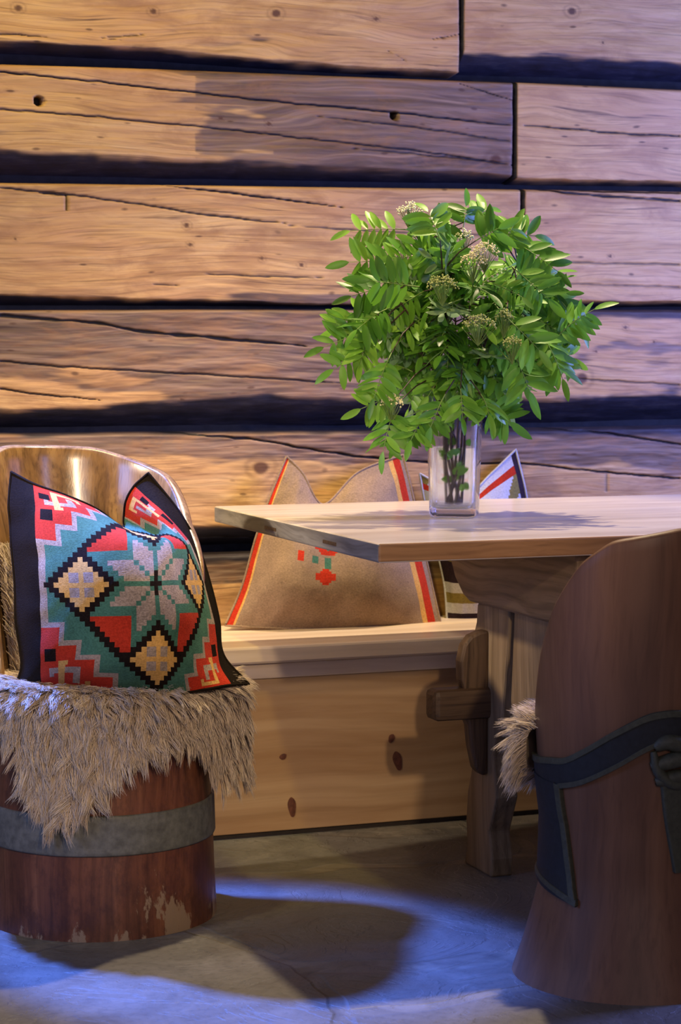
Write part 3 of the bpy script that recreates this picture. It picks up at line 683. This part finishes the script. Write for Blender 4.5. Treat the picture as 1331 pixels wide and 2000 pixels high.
# ------------------------------------------------------------------ kilim cushion
KIL = {"cols":[-28.5,-23.3,-15,-7.5,0,7.5,15,23.3,28.5],"rows":[23,15,11,7,0,-7.5,-16,-23],"pts":[[[0.8826,4.316,0.8872], [0.9122,4.2393,0.867], [0.9664,4.1855,0.8455], [1.0278,4.1818,0.8166], [1.1155,4.3272,0.7671], [1.125,4.3465,0.7847], [1.1223,4.3183,0.8208], [1.1314,4.2855,0.8545], [1.1598,4.2771,0.8818]], [[0.87,4.2836,0.824], [0.902,4.1754,0.8232], [0.962,4.0888,0.8196], [1.043,4.1103,0.7937], [1.1222,4.1534,0.7636], [1.1565,4.2047,0.7606], [1.1512,4.177,0.792], [1.1659,4.1833,0.8047], [1.2041,4.2342,0.8159]], [[0.8699,4.27,0.7866], [0.8957,4.143,0.7893], [0.9547,4.0461,0.7861], [1.0234,4.0095,0.78], [1.0985,4.0239,0.7727], [1.1427,4.0712,0.7656], [1.1717,4.1142,0.7694], [1.1906,4.1503,0.7743], [1.2211,4.2036,0.7788]], [[0.8668,4.2466,0.7473], [0.8892,4.1105,0.7529], [0.9505,4.013,0.7533], [1.0128,3.9689,0.7571], [1.0894,3.9725,0.7554], [1.1492,4.0248,0.75], [1.1828,4.0761,0.7456], [1.2102,4.1299,0.7423], [1.2398,4.1936,0.7402]], [[0.8674,4.2189,0.6696], [0.8847,4.0745,0.6815], [0.9423,3.9682,0.6892], [1.0057,3.9237,0.6933], [1.0755,3.9087,0.6951], [1.1375,3.96,0.6876], [1.185,4.0273,0.6791], [1.2276,4.0964,0.6706], [1.2555,4.1604,0.6641]], [[0.8633,4.1932,0.5957], [0.8844,4.0582,0.6097], [0.94,3.953,0.6216], [1.0041,3.9082,0.6251], [1.0738,3.8932,0.6258], [1.1376,3.9334,0.6223], [1.186,4.0003,0.6124], [1.2344,4.0669,0.5995], [1.2623,4.12,0.59]], [[0.8675,4.1637,0.5124], [0.8841,4.0517,0.5259], [0.9338,3.9594,0.5381], [1.0009,3.9135,0.541], [1.0743,3.897,0.5405], [1.1298,3.9293,0.5332], [1.1875,3.9823,0.5261], [1.2303,4.0303,0.5225], [1.2575,4.0739,0.5256]], [[0.8451,4.1469,0.4651], [0.8976,4.1067,0.4732], [0.9504,4.0444,0.4725], [1.0198,3.9972,0.4708], [1.0893,3.9714,0.4708], [1.1506,3.9703,0.4725], [1.1984,3.9743,0.4763], [1.2497,3.9981,0.4771], [1.297,4.0336,0.4715]]]}
def kilim_color(x, y):
    """woven pattern in weave cells: 0 black-brown 1 red 2 teal 3 grey 4 yellow 5 charcoal band"""
    ax, ay = abs(x), abs(y); s = ax+ay
    if ax > 23.3: return 5
    def block(w): return math.floor(w)+.5
    bx, by = block(ax+.5)-.5, block(ay+.5)-.5   # integer cells
    bs = bx+by
    # small diamonds
    for dx, dy in ((bx-15, by), (bx, by-15)):
        m = abs(dx)+abs(dy)
        if m <= 7.5:
            if m > 5.5: return 0
            if 1 <= abs(dx) <= 2.5 and 1 <= abs(dy) <= 2.5: return 3
            return 4
    if 20.5 < bs <= 22.5: return 0
    if bs <= 20.5:
        if (bx <= 1 and by == 0) or (by <= 1 and bx == 0) : return 0
        if bx <= 1 and by <= 2 and bx*by == 0: return 0
        for a, b in ((bx, by), (by, bx)):
            if 1 <= a <= 4 and a+1 <= b <= a+5 and b > a: return 3
        if bx >= 6 and by >= 7: return 1
        return 2
    # corners
    def red(px, py):
        if px > 19.7: return py > 8.5
        if px > 16: return py > 12
        if px > 12: return py > 15.2
        if px > 8.5: return py > 19
        return False
    if red(ax, ay):
        if 20.2 < ax < 22.4 and (12.6 < ay < 14.8): return 0
        if 20.2 < ax < 22.4 and (18.6 < ay < 20.6) and y > 0: return 0
        if (18.0 < ax < 19.6 and 15 < ay < 21.9) or (17.3 < ax < 19.6 and 15 < ay < 16.1) or (12.4 < ax < 19.4 and 20.8 < ay < 21.9) or (12.4 < ax < 13.6 and 19.8 < ay < 21.9): return 4
        if (20.4 < ax < 21.5 and 16.6 < ay < 19.2) or (14.6 < ax < 21.5 and 16.6 < ay < 17.8) or (14.6 < ax < 15.8 and 16.6 < ay < 20.6): return 3
        return 1
    if red(ax+1.2, ay+1.2) or ax > 22.2: return 3
    return 2
def cushion(name, cols, rows, pts, us, vs, colfn, mats, back_mat, puff, label, cat, seam_mat, seam_r=.003, backdir=None):
    pts = np.array(pts)              # rows x cols x 3
    rows_r = np.array(rows, float); fl = rows_r[0] > rows_r[-1]
    if fl: rows_r = -rows_r
    tmp = np.stack([catmull(cols, pts[i], us) for i in range(len(rows))], 0)   # rows x nu x 3
    vv = -np.array(vs) if fl else np.array(vs)
    P = catmull(rows_r, tmp, vv)                                               # nv x nu x 3
    nv, nu = P.shape[:2]
    Nn = np.cross(np.gradient(P, axis=1), np.gradient(P, axis=0)); Nn /= np.linalg.norm(Nn, axis=2)[..., None]+1e-9
    ai = np.linspace(0, 1, nu)[None]; bi = np.linspace(0, 1, nv)[:, None]; msk = np.minimum(1, 12*ai*(1-ai))*np.minimum(1, 12*bi*(1-bi))
    P = P+Nn*(msk*(.006*fbm(ai*5+bi*3+9, bi*4-ai*2+5, 77, 2)+.0022*fbm(ai*14+bi*4, bi*9+3, 78, 2)))[..., None]
    cen = P.reshape(-1, 3).mean(0)
    root = empty(name, (float(cen[0]), float(cen[1]), float(P[..., 2].min())), label=label, cat=cat)
    F = grid_faces(nv, nu)
    cu = (np.array(us)[1:]+np.array(us)[:-1])/2; cv = (np.array(vs)[1:]+np.array(vs)[:-1])/2
    fm = np.array([[colfn(a, b) for a in cu] for b in cv]).ravel()
    mesh('cover_front', P.reshape(-1, 3), F, mats, root, fmat=fm)
    a = np.linspace(0, 1, nu)[None]; b = np.linspace(0, 1, nv)[:, None]
    bulge = (16*a*(1-a)*b*(1-b))**.55
    # back: coons-like patch from the border pushed backwards
    bd = np.array(backdir if backdir is not None else (FH[0], FH[1], 0.))
    Lf = P[:, :1]; Rt = P[:, -1:]; Tp = P[:1]; Bt = P[-1:]
    coons = (1-a)[..., None]*Lf+a[..., None]*Rt+(1-b)[..., None]*Tp+b[..., None]*Bt-((1-a)*(1-b))[..., None]*P[0, 0]-(a*(1-b))[..., None]*P[0, -1]-((1-a)*b)[..., None]*P[-1, 0]-(a*b)[..., None]*P[-1, -1]
    Bk = coons+bulge[..., None]*puff*bd[None, None]
    st = 2 if nu > 60 else 1
    mesh('cover_back', Bk.reshape(-1, 3), F[:, ::-1].copy(), back_mat, root)
    loop = np.vstack([P[0], P[1:, -1], P[-1, ::-1][1:], P[::-1, 0][1:]])
    V, FF = tube_mesh([(loop, np.full(len(loop), seam_r))], 6)
    mesh('seam', V, FF, seam_mat, root)
    return root
W_BLACK = wool('black_brown_wool', (.014, .009, .007), .4, 0); W_RED = wool('red_wool', (.42, .032, .014)); W_TEAL = wool('teal_wool', (.055, .145, .098), .35)
W_GREY = wool('grey_beige_wool', (.30, .23, .175), .45); W_YEL = wool('mustard_wool', (.56, .31, .085)); W_CHAR = wool('charcoal_brown_wool', (.013, .009, .006), .35, 0)
W_TAUPE = wool('taupe_wool', (.27, .185, .12), .3)
us = np.linspace(-28.5, 28.5, 115); vs = np.linspace(23, -23, 93)
cushion('patterned_cushion', KIL['cols'], KIL['rows'], KIL['pts'], us, vs, kilim_color, [W_BLACK, W_RED, W_TEAL, W_GREY, W_YEL, W_CHAR], W_CHAR, .10,
        'red and teal woven cushion with stepped diamonds on the left log chair', 'cushion', W_CHAR)
A_ = [[[1.7196,5.035,0.8733], [1.7574,5.02,0.8301], [1.8041,5.0,0.7539], [1.9079,5.03,0.8305], [2.0358,5.045,0.8715]], [[1.6742,5.02,0.7811], [1.7211,4.97,0.7579], [1.8071,4.96,0.7248], [1.9152,4.97,0.7531], [2.0552,5.03,0.7718]], [[1.6275,5.0,0.6762], [1.6865,4.92,0.6621], [1.7892,4.9,0.6418], [1.9098,4.91,0.6497], [2.0783,5.01,0.6359]], [[1.5883,4.99,0.5585], [1.6646,4.895,0.5591], [1.7819,4.88,0.5499], [1.9116,4.89,0.5438], [2.0956,4.99,0.5328]], [[1.5384,4.97,0.4658], [1.6616,4.945,0.457], [1.8046,4.935,0.448], [1.954,4.935,0.44], [2.1043,4.95,0.4341]]]
def ca(u, v):
    if u > .935 and u < .972: return 1
    if .915 < u <= .935: return 2
    if u < .03: return 1
    if u < .045: return 2
    x = round((u-.475)*84); y = round((v-.665)*66)
    if (abs(x) <= 1 and abs(y) <= 3) or (abs(x) <= 4 and abs(y) <= 1) or (abs(x) <= 2 and abs(y) <= 2): return 1
    if abs(x-1) <= 1 and -8 <= y < -3: return 3
    if abs(x+12) <= 1 and -9 <= y <= -6: return 1
    if abs(x+5) <= 1 and -8 <= y <= -6: return 3
    if abs(x-1) <= 12 and -22 <= y <= -10 and abs(x-1)+abs(y+16)*1.5 <= 12: return 1 if abs(x-1)+abs(y+16)*1.5 > 6 else 3
    return 0
g5 = [0, .25, .5, .75, 1]
cushion('bench_cushion', g5, g5, A_, np.linspace(0, 1, 85), np.linspace(0, 1, 67), ca, [W_TAUPE, W_RED, W_YEL, W_TEAL], W_TAUPE, .045,
        'taupe wool cushion with red side stripes leaning on the log wall', 'cushion', W_TAUPE, .003, (0, 1, 0))
B_ = [[[2.0871,5.06,0.8216], [2.1468,5.04,0.7888], [2.2096,5.03,0.7683], [2.2807,5.045,0.8187], [2.3546,5.055,0.8792]], [[2.1023,5.055,0.7364], [2.1513,5.01,0.7251], [2.2152,5.0,0.7176], [2.2912,5.01,0.7413], [2.3823,5.05,0.7631]], [[2.126,5.05,0.6441], [2.155,4.985,0.6356], [2.2145,4.975,0.6345], [2.2881,4.98,0.6449], [2.393,5.04,0.6501]], [[2.1435,5.03,0.54], [2.1646,4.98,0.5377], [2.217,4.97,0.5368], [2.2865,4.975,0.5402], [2.3949,5.03,0.544]], [[2.1439,5.01,0.4421], [2.1815,4.995,0.4396], [2.2365,4.99,0.4405], [2.3035,4.995,0.4409], [2.3862,5.01,0.4422]]]
W_PALE = wool('pale_blue_grey_wool', (.48, .47, .50), .2); W_OLIVE = wool('olive_wool', (.22, .17, .05)); W_PURP = wool('dark_plum_wool', (.035, .022, .03), .3, 0)
def cb_(u, v):
    if u > .955: return 4
    d = v
    if .07 < d < .12: return 1
    if d < .40 and (u*1.2+d*1.1) % .62 < .14: return 3
    if d < .55: return 0
    if d < .60: return 3
    if d < .74: return 1 if .42 < u < .62 and .63 < d < .70 else 4
    if d < .80: return 0
    if d < .86: return 3
    if d < .93: return 0
    return 4
cushion('bench_cushion', g5, g5, B_, np.linspace(0, 1, 61), np.linspace(0, 1, 61), cb_, [W_PALE, W_RED, W_YEL, W_OLIVE, W_PURP], W_PURP, .025,
        'pale cushion with olive, red and dark bands behind the glass vase', 'cushion', W_PALE, .003, (0, 1, 0))

# ------------------------------------------------------------------ vase and water
def rsq(cx, cy, h, r, z, n=8, rot=0):
    """rounded square ring"""
    out = []
    for q, (sx, sy) in enumerate(((1, 1), (-1, 1), (-1, -1), (1, -1))):
        for i in range(n):
            a = (q+i/(n-1))*np.pi/2
            out.append((sx*(h-r)+r*math.cos(a), sy*(h-r)+r*math.sin(a)))
    o = np.array(out); c, s = math.cos(rot), math.sin(rot)
    return np.column_stack([cx+o[:, 0]*c-o[:, 1]*s, cy+o[:, 0]*s+o[:, 1]*c, np.full(len(o), z)])
VC = (1.838, 4.258); VR = R_(-30)
def lathe_sq(prof, name, mat, parent=None, cap0=True, cap1=True, **k):
    rows = [rsq(VC[0], VC[1], h, r, z, 8, VR) for h, r, z in prof]; n = len(rows[0])
    V = np.vstack(rows); F = []
    for i in range(len(rows)-1):
        for j in range(n): F.append((i*n+j, i*n+(j+1) % n, (i+1)*n+(j+1) % n, (i+1)*n+j))
    if cap0: F.append(tuple(range(n))[::-1])
    if cap1: F.append(tuple(range((len(rows)-1)*n, len(rows)*n)))
    return mesh(name, V, F, mat, parent, smooth=True, **k)
def glass(name, ior, col=(1, 1, 1), mixf=.25):
    s = NT(name)
    g = s.n.new('ShaderNodeBsdfGlass'); g.inputs['IOR'].default_value = ior; g.inputs['Roughness'].default_value = 0; g.inputs['Color'].default_value = (*col, 1)
    t = s.n.new('ShaderNodeBsdfTransparent'); t.inputs[0].default_value = (.97, .98, 1, 1)
    m = s.n.new('ShaderNodeMixShader'); m.inputs[0].default_value = mixf
    s.link(g.outputs[0], m.inputs[1]); s.link(t.outputs[0], m.inputs[2]); s.link(m.outputs[0], s.out.inputs['Surface'])
    return s.m
zt = .7755
prof = [(0.0385, .012, zt), (0.0460, .014, zt+.001), (0.0492, .014, zt+.005), (0.0503, .014, zt+.02), (0.0535, .014, zt+.15), (0.0583, .014, 1.020), (0.0583, .014, 1.0225), (0.0567, .013, 1.024), (0.0540, .012, 1.0225), (0.0535, .012, 1.018),
        (0.0481, .011, zt+.15), (0.0444, .011, zt+.035), (0.0407, .010, zt+.022), (0.0321, .01, zt+.019)]
vase = lathe_sq(prof, 'glass_vase', glass('clear_glass', 1.45, (.97, .985, 1), .2), None, True, True, loc=(VC[0], VC[1], zt))
tag(vase, 'tall square clear glass vase standing on the tabletop', 'vase')
water = lathe_sq([(.0316, .01, zt+.0192), (.0402, .01, zt+.0225), (.0440, .011, zt+.0355), (.0477, .011, zt+.150)], 'vase_water', glass('vase_water', 1.33, (.97, .99, 1), .6), None, loc=(VC[0], VC[1], zt+.02))
tag(water, 'clear water filling the lower half of the glass vase', 'water')

# ------------------------------------------------------------------ bouquet
bq = empty('rowan_bouquet', (VC[0], VC[1], zt+.03), label='bushy bouquet of green rowan branches with cream flower heads in vase', cat='bouquet')
def leaf_mat():
    s = NT('rowan_leaf')
    n = s.noise(s.co.outputs['Object'], 9, 3, .5)
    a = s.attr('tone')
    g = s.n.new('ShaderNodeNewGeometry')
    top = s.ramp(s.math('ADD', s.math('MULTIPLY', n, .35), s.math('MULTIPLY', a, .65)), [(.15, (.022, .085, .010)), (.45, (.075, .24, .020)), (.8, (.22, .46, .05))])
    und = s.ramp(a, [(0, (.17, .30, .17)), (1, (.30, .42, .22))])
    c = s.mix(g.outputs['Backfacing'], und, top)
    s.put(s.b.inputs['Base Color'], c); s.b.inputs['Roughness'].default_value = .42; s.b.inputs['Specular IOR Level'].default_value = .4
    t = s.n.new('ShaderNodeBsdfTranslucent'); s.link(s.mix(.5, c, (.22, .50, .04)), t.inputs[0])
    m = s.n.new('ShaderNodeMixShader'); m.inputs[0].default_value = .35
    s.link(s.b.outputs[0], m.inputs[1]); s.link(t.outputs[0], m.inputs[2]); s.link(m.outputs[0], s.out.inputs['Surface'])
    return s.m
M_LEAF = leaf_mat()
M_STEM = plain('rowan_stem', (.045, .022, .018), .6); M_RACH = plain('leaf_stalk', (.16, .26, .05), .5)
M_FLO = plain('cream_flowers', (.85, .82, .58), .7, .2, 200); M_BUD = plain('green_flower_buds', (.38, .42, .12), .7, .3, 200); M_YFL = plain('pale_yellow_flowers', (.82, .74, .38), .7, .2, 200)
def leaflet(base, d, nrm, L, Wd, curl):
    """returns verts (rows of 3) and faces"""
    ts = np.array([0, .10, .28, .5, .72, .9, 1.0]); w = np.array([.06, .52, .90, 1.0, .86, .46, .03])*Wd/2
    s = np.cross(d, nrm); s /= np.linalg.norm(s)+1e-9
    c = base[None]+d[None]*(ts*L)[:, None]+nrm[None]*(-curl*L*ts**2)[:, None]
    l = c-s[None]*w[:, None]+nrm[None]*(.22*w)[:, None]; r = c+s[None]*w[:, None]+nrm[None]*(.22*w)[:, None]
    V = np.stack([l, c, r], 1).reshape(-1, 3)
    return V
LFACE = grid_faces(7, 3)
class Fol:
    def __init__(s): s.V = []; s.F = []; s.n = 0; s.tone = []; s.paths = []
    def leaf(s, rng, b, t, facing, size=1.0, tone=.5):
        """compound rowan leaf from b to t; facing = approximate normal of the leaf plane"""
        b = np.array(b, float); t = np.array(t, float); ax = t-b; Ln = np.linalg.norm(ax); ax /= Ln
        nrm = facing-ax*np.dot(facing, ax); nrm /= np.linalg.norm(nrm)+1e-9
        side = np.cross(ax, nrm)
        npair = 6 if Ln > .11 else 5
        ks = np.linspace(0, 1, 12); sag = .10*Ln
        cur = b[None]+(t-b)[None]*ks[:, None]+nrm[None]*(sag*np.sin(ks*np.pi)*.8)[:, None]
        s.paths.append((cur, np.linspace(.0013, .0006, 12)))
        def at(k): return np.array([np.interp(k, ks, cur[:, i]) for i in range(3)])
        for i in range(npair+1):
            k = .26+.68*(i/npair) if i < npair else 1.0
            p = at(k); lf = .059*size*(1-.25*abs(k-.6))*rng.uniform(.85, 1.1); wd = lf*rng.uniform(.29, .35)
            for sg in ((-1, 1) if i < npair else (0,)):
                fwd = rng.uniform(.30, .62)
                d = side*sg+ax*(fwd if sg else 1)-nrm*rng.uniform(-.05, .38)+rng.normal(0, .08, 3)+np.array([0, 0, -.12])
                d /= np.linalg.norm(d)
                n2 = nrm+rng.normal(0, .25, 3)+side*sg*rng.uniform(-.2, .45); n2 -= d*np.dot(n2, d); n2 /= np.linalg.norm(n2)+1e-9
                V = leaflet(p, d, n2, lf, wd, rng.uniform(.0, .28))
                s.V.append(V); s.F.append(LFACE+s.n); s.n += len(V); s.tone += [np.clip(tone+rng.normal(0, .12), 0, 1)]*len(V)
    def build(s, parent):
        nv = s.n
        V2, F2 = tube_mesh(s.paths, 5)
        V = np.vstack(s.V+[V2]); F = np.vstack(s.F+[F2+nv])
        tone = np.r_[s.tone, np.full(len(V2), .8)]
        fm = np.r_[np.zeros(sum(len(f) for f in s.F)), np.ones(len(F2))]
        return mesh('foliage', V, F, [M_LEAF, M_RACH], parent, fmat=fm, attrs=dict(tone=tone))
LEAVES = [[[1.7531,4.3118,1.393], [1.5961,4.3482,1.3886]], [[1.7439,4.2887,1.3273], [1.5775,4.3069,1.3201]], [[1.7188,4.2999,1.3524], [1.8729,4.2702,1.4271]], [[1.8694,4.2703,1.4117], [1.9449,4.288,1.4474]], [[1.8538,4.2535,1.3962], [1.8706,4.2733,1.4557]], [[1.9069,4.2115,1.3842], [2.018,4.1912,1.3776]], [[1.9339,4.1787,1.3668], [2.0192,4.0764,1.2833]], [[1.9836,4.0792,1.1516], [2.07,4.0112,1.2363]], [[1.9542,4.0925,1.1816], [1.9863,4.006,1.0487]], [[1.8863,4.0599,1.128], [1.9019,3.9928,1.0285]], [[1.6641,4.2061,1.2619], [1.5535,4.192,1.2424]], [[1.6682,4.2017,1.2244], [1.5459,4.1353,1.1647]], [[1.6469,4.2061,1.1816], [1.4869,4.2078,1.1301]], [[1.6235,4.19,1.1387], [1.5034,4.166,1.0838]], [[1.6472,4.1484,1.128], [1.5762,4.0907,1.0133]], [[1.66,4.1369,1.0433], [1.5548,4.1408,1.006]], [[1.6544,4.1373,1.0221], [1.6003,4.0945,0.9028]], [[1.7139,4.1145,1.0115], [1.6533,4.0774,0.9343]], [[1.8542,4.1164,1.0155], [1.8854,4.0484,0.9776]], [[1.9884,4.1903,1.2265], [2.0787,4.1748,1.183]], [[1.9071,4.12,1.3101], [1.9734,4.0352,1.2233]], [[1.7674,4.1759,1.3636], [1.7469,4.2109,1.44]], [[1.888,4.1305,1.3529], [1.9196,4.123,1.4065]], [[1.838,4.1498,1.3636], [1.8858,4.1132,1.3946]], [[1.7055,4.1376,1.2657], [1.5864,4.183,1.2816]], [[1.7678,4.0659,1.0544], [1.7548,4.0222,0.9821]], [[1.7378,4.0761,1.0438], [1.6933,4.0646,0.9604]], [[1.8193,4.078,1.0433], [1.8172,4.0213,0.9919]], [[1.8606,4.0431,1.2016], [1.92,3.9718,1.1176]], [[1.9985,4.1364,1.2688], [2.0772,4.0988,1.1605]], [[1.6202,4.2721,1.2146], [1.558,4.2917,1.1713]], [[1.6217,4.2154,1.1816], [1.5707,4.1413,1.0859]], [[1.9223,4.0992,1.1173], [2.0226,4.0608,1.1012]], [[1.6968,4.1708,0.9673], [1.6473,4.1333,0.9374]]]
FLOW = [[[1.7497,4.2948,1.4324],0.022,0], [[1.7513,4.3513,1.3421],0.022,0], [[1.8564,4.251,1.3776],0.015,0], [[1.8033,4.0842,1.3178],0.022,1], [[1.8267,4.0772,1.3389],0.022,1], [[1.7387,4.0936,1.27],0.024,2], [[1.7895,4.0256,1.1885],0.025,2], [[1.8542,3.9987,1.1509],0.014,2], [[1.6335,4.1134,1.0281],0.018,1], [[1.8557,4.0451,1.2037],0.014,2]]
rng = np.random.default_rng(21)
RM = np.array([VC[0], VC[1], 1.02])
cen = np.array([1.862, 4.27, 1.185])
R3 = np.array([RH[0], RH[1], 0]); F3 = np.array([FH[0], FH[1], 0]); Zu = np.array([0, 0, 1.0])
NB = 14
tips = []
for i in range(NB):
    a = 2*np.pi*i/NB+.3; rr0 = .13+.07*(i % 3)/2
    tips.append(cen+R3*math.cos(a)*rr0*1.05+F3*math.sin(a)*rr0*.8+Zu*(.06+.13*((i*5) % 7)/7-.08*(rr0 > .18)))
tips[0] = np.array([1.98, 4.20, 1.16]); tips[1] = np.array([1.79, 4.33, 1.36])
allL = [(np.array(b), np.array(t), True) for b, t in LEAVES]
while len(allL) < 225:
    dz = rng.normal(0, 1, 3); dz /= np.linalg.norm(dz)
    q = rng.random()**.45
    o = np.array([dz[0]*.185, dz[1]*.13, dz[2]*.165])*q
    b = cen+R3*o[0]+F3*o[1]+Zu*o[2]
    dd = R3*dz[0]+F3*dz[1]*.8+Zu*(dz[2]*.7-.25)+rng.normal(0, .35, 3); dd /= np.linalg.norm(dd)
    L = rng.uniform(.095, .14)
    t = b+dd*L
    rel = t-cen; e = (rel@R3/.265)**2+(rel@F3/.22)**2+((rel[2]+.0)/.235)**2
    if e > 1: continue
    if t[2] < 1.0 and abs(rel@R3) < .05: continue
    if b[2] < .99: continue
    allL.append((b, t, False))
fol = [Fol() for _ in range(NB)]
stempaths = []
for i in range(NB):
    a = 2*np.pi*i/NB
    p0 = np.array([VC[0]+.016*math.cos(a*3+1), VC[1]+.016*math.sin(a*3+1), zt+.028])
    p1 = np.array([VC[0]+.022*math.cos(a), VC[1]+.022*math.sin(a), zt+.13])
    dirn = tips[i]-RM; hor = dirn*np.array([1, 1, 0]); hor /= np.linalg.norm(hor)+1e-9
    p2 = RM+hor*.030+np.array([0, 0, -.005]); p3 = (p2+tips[i])/2+np.array([0, 0, .035])
    stempaths.append(catmull([0, .3, .5, .75, 1], np.array([p0, p1, p2, p3, tips[i]]), np.linspace(0, 1, 26)))
twigs = [[] for _ in range(NB)]
for b, t, key in allL:
    ds = [np.min(np.linalg.norm(sp[12:]-b, axis=1)) for sp in stempaths]
    i = int(np.argmin(ds)); sp = stempaths[i][12:]; j = int(np.argmin(np.linalg.norm(sp-b, axis=1)))
    if ds[i] > .012: twigs[i].append((np.array([sp[j], (sp[j]+b)/2+np.array([0, 0, .008]), b]), np.array([.0018, .0015, .0012])))
    face = -F3*.75+Zu*.55+rng.normal(0, .35, 3) if not key else -F3*1.0+Zu*.25+rng.normal(0, .22, 3)
    if not key and rng.random() < .18: face = -face
    tone = np.clip(rng.normal(.5, .22)+(.15 if t[2] > 1.3 else 0), 0, 1)
    t = b+(t-b)*(.80 if key else .88)
    fol[i].leaf(rng, b, t, face, rng.uniform(.85, 1.08) if key else rng.uniform(.75, 1.0), tone)
# small leaves inside the vase
for q in range(16):
    i = q*5 % NB; b = stempaths[i][3+q % 8]; d = R3*rng.uniform(-1, 1)+Zu*rng.uniform(-.2, .6)-F3*.4
    d /= np.linalg.norm(d); ee = VC
    V = leaflet(b, d, np.cross(d, np.cross(d, -F3))*-1.0, .034, .016, .1)
    V[:, :2] = np.clip(V[:, :2], np.array(VC)-.03, np.array(VC)+.03)
    f = fol[i]; f.V.append(V); f.F.append(LFACE+f.n); f.n += len(V); f.tone += [.6]*len(V)
branches = []
for i in range(NB):
    V, F = tube_mesh([(stempaths[i], np.linspace(.0032, .0016, 26))]+twigs[i], 7)
    br = mesh('branch', V, F, M_STEM, bq); branches.append(br)
    if fol[i].n: fol[i].build(br)
ico = bmesh.new(); bmesh.ops.create_icosphere(ico, subdivisions=1, radius=1.0)
IV = np.array([v.co[:] for v in ico.verts]); IF = np.array([[v.index for v in f.verts] for f in ico.faces]); ico.free()
for p, r, kind in FLOW:
    p = np.array(p); r = r*1.25; i = int(np.argmin([np.min(np.linalg.norm(sp-p, axis=1)) for sp in stempaths])); sp = stempaths[i]; j = int(np.argmin(np.linalg.norm(sp-p+np.array([0, 0, .06]), axis=1)))
    foot = p-Zu*.045+F3*.012; paths = []; Vs = []; Fs = []; n = 0
    foot0 = sp[j]; paths.append((np.array([foot0, (foot0+foot)/2, foot]), np.array([.0018, .0015, .0014])))
    nf = int(95*(r/.022))
    for q in range(nf):
        a = rng.random()*6.283; rad = r*1.15*math.sqrt(rng.random()); off = R3*math.cos(a)*rad+F3*math.sin(a)*rad*.8+Zu*(.55*r*(1-(rad/r)**2)+rng.normal(0, .0035))-F3*.0
        c = p+off; s_ = rng.uniform(.0014, .0023)
        Vs.append(IV*s_+c); Fs.append(IF+n); n += len(IV)
        if q % 3 == 0: paths.append((np.array([foot, foot*.4+c*.6+rng.normal(0, .001, 3), c]), np.array([.0008, .0005, .0004])))
    V2, F2 = tube_mesh(paths, 4)
    tri = np.vstack(Fs); fq = [tuple(x) for x in tri]+[tuple(x+n) for x in F2]
    fm = [0]*len(tri)+[1]*len(F2)
    mesh('flower_cluster', np.vstack(Vs+[V2]), fq, [[M_FLO, M_YFL, M_BUD][kind], M_RACH], branches[i], fmat=fm)
for o in D.objects:
    if '_o' in o: del o['_o']
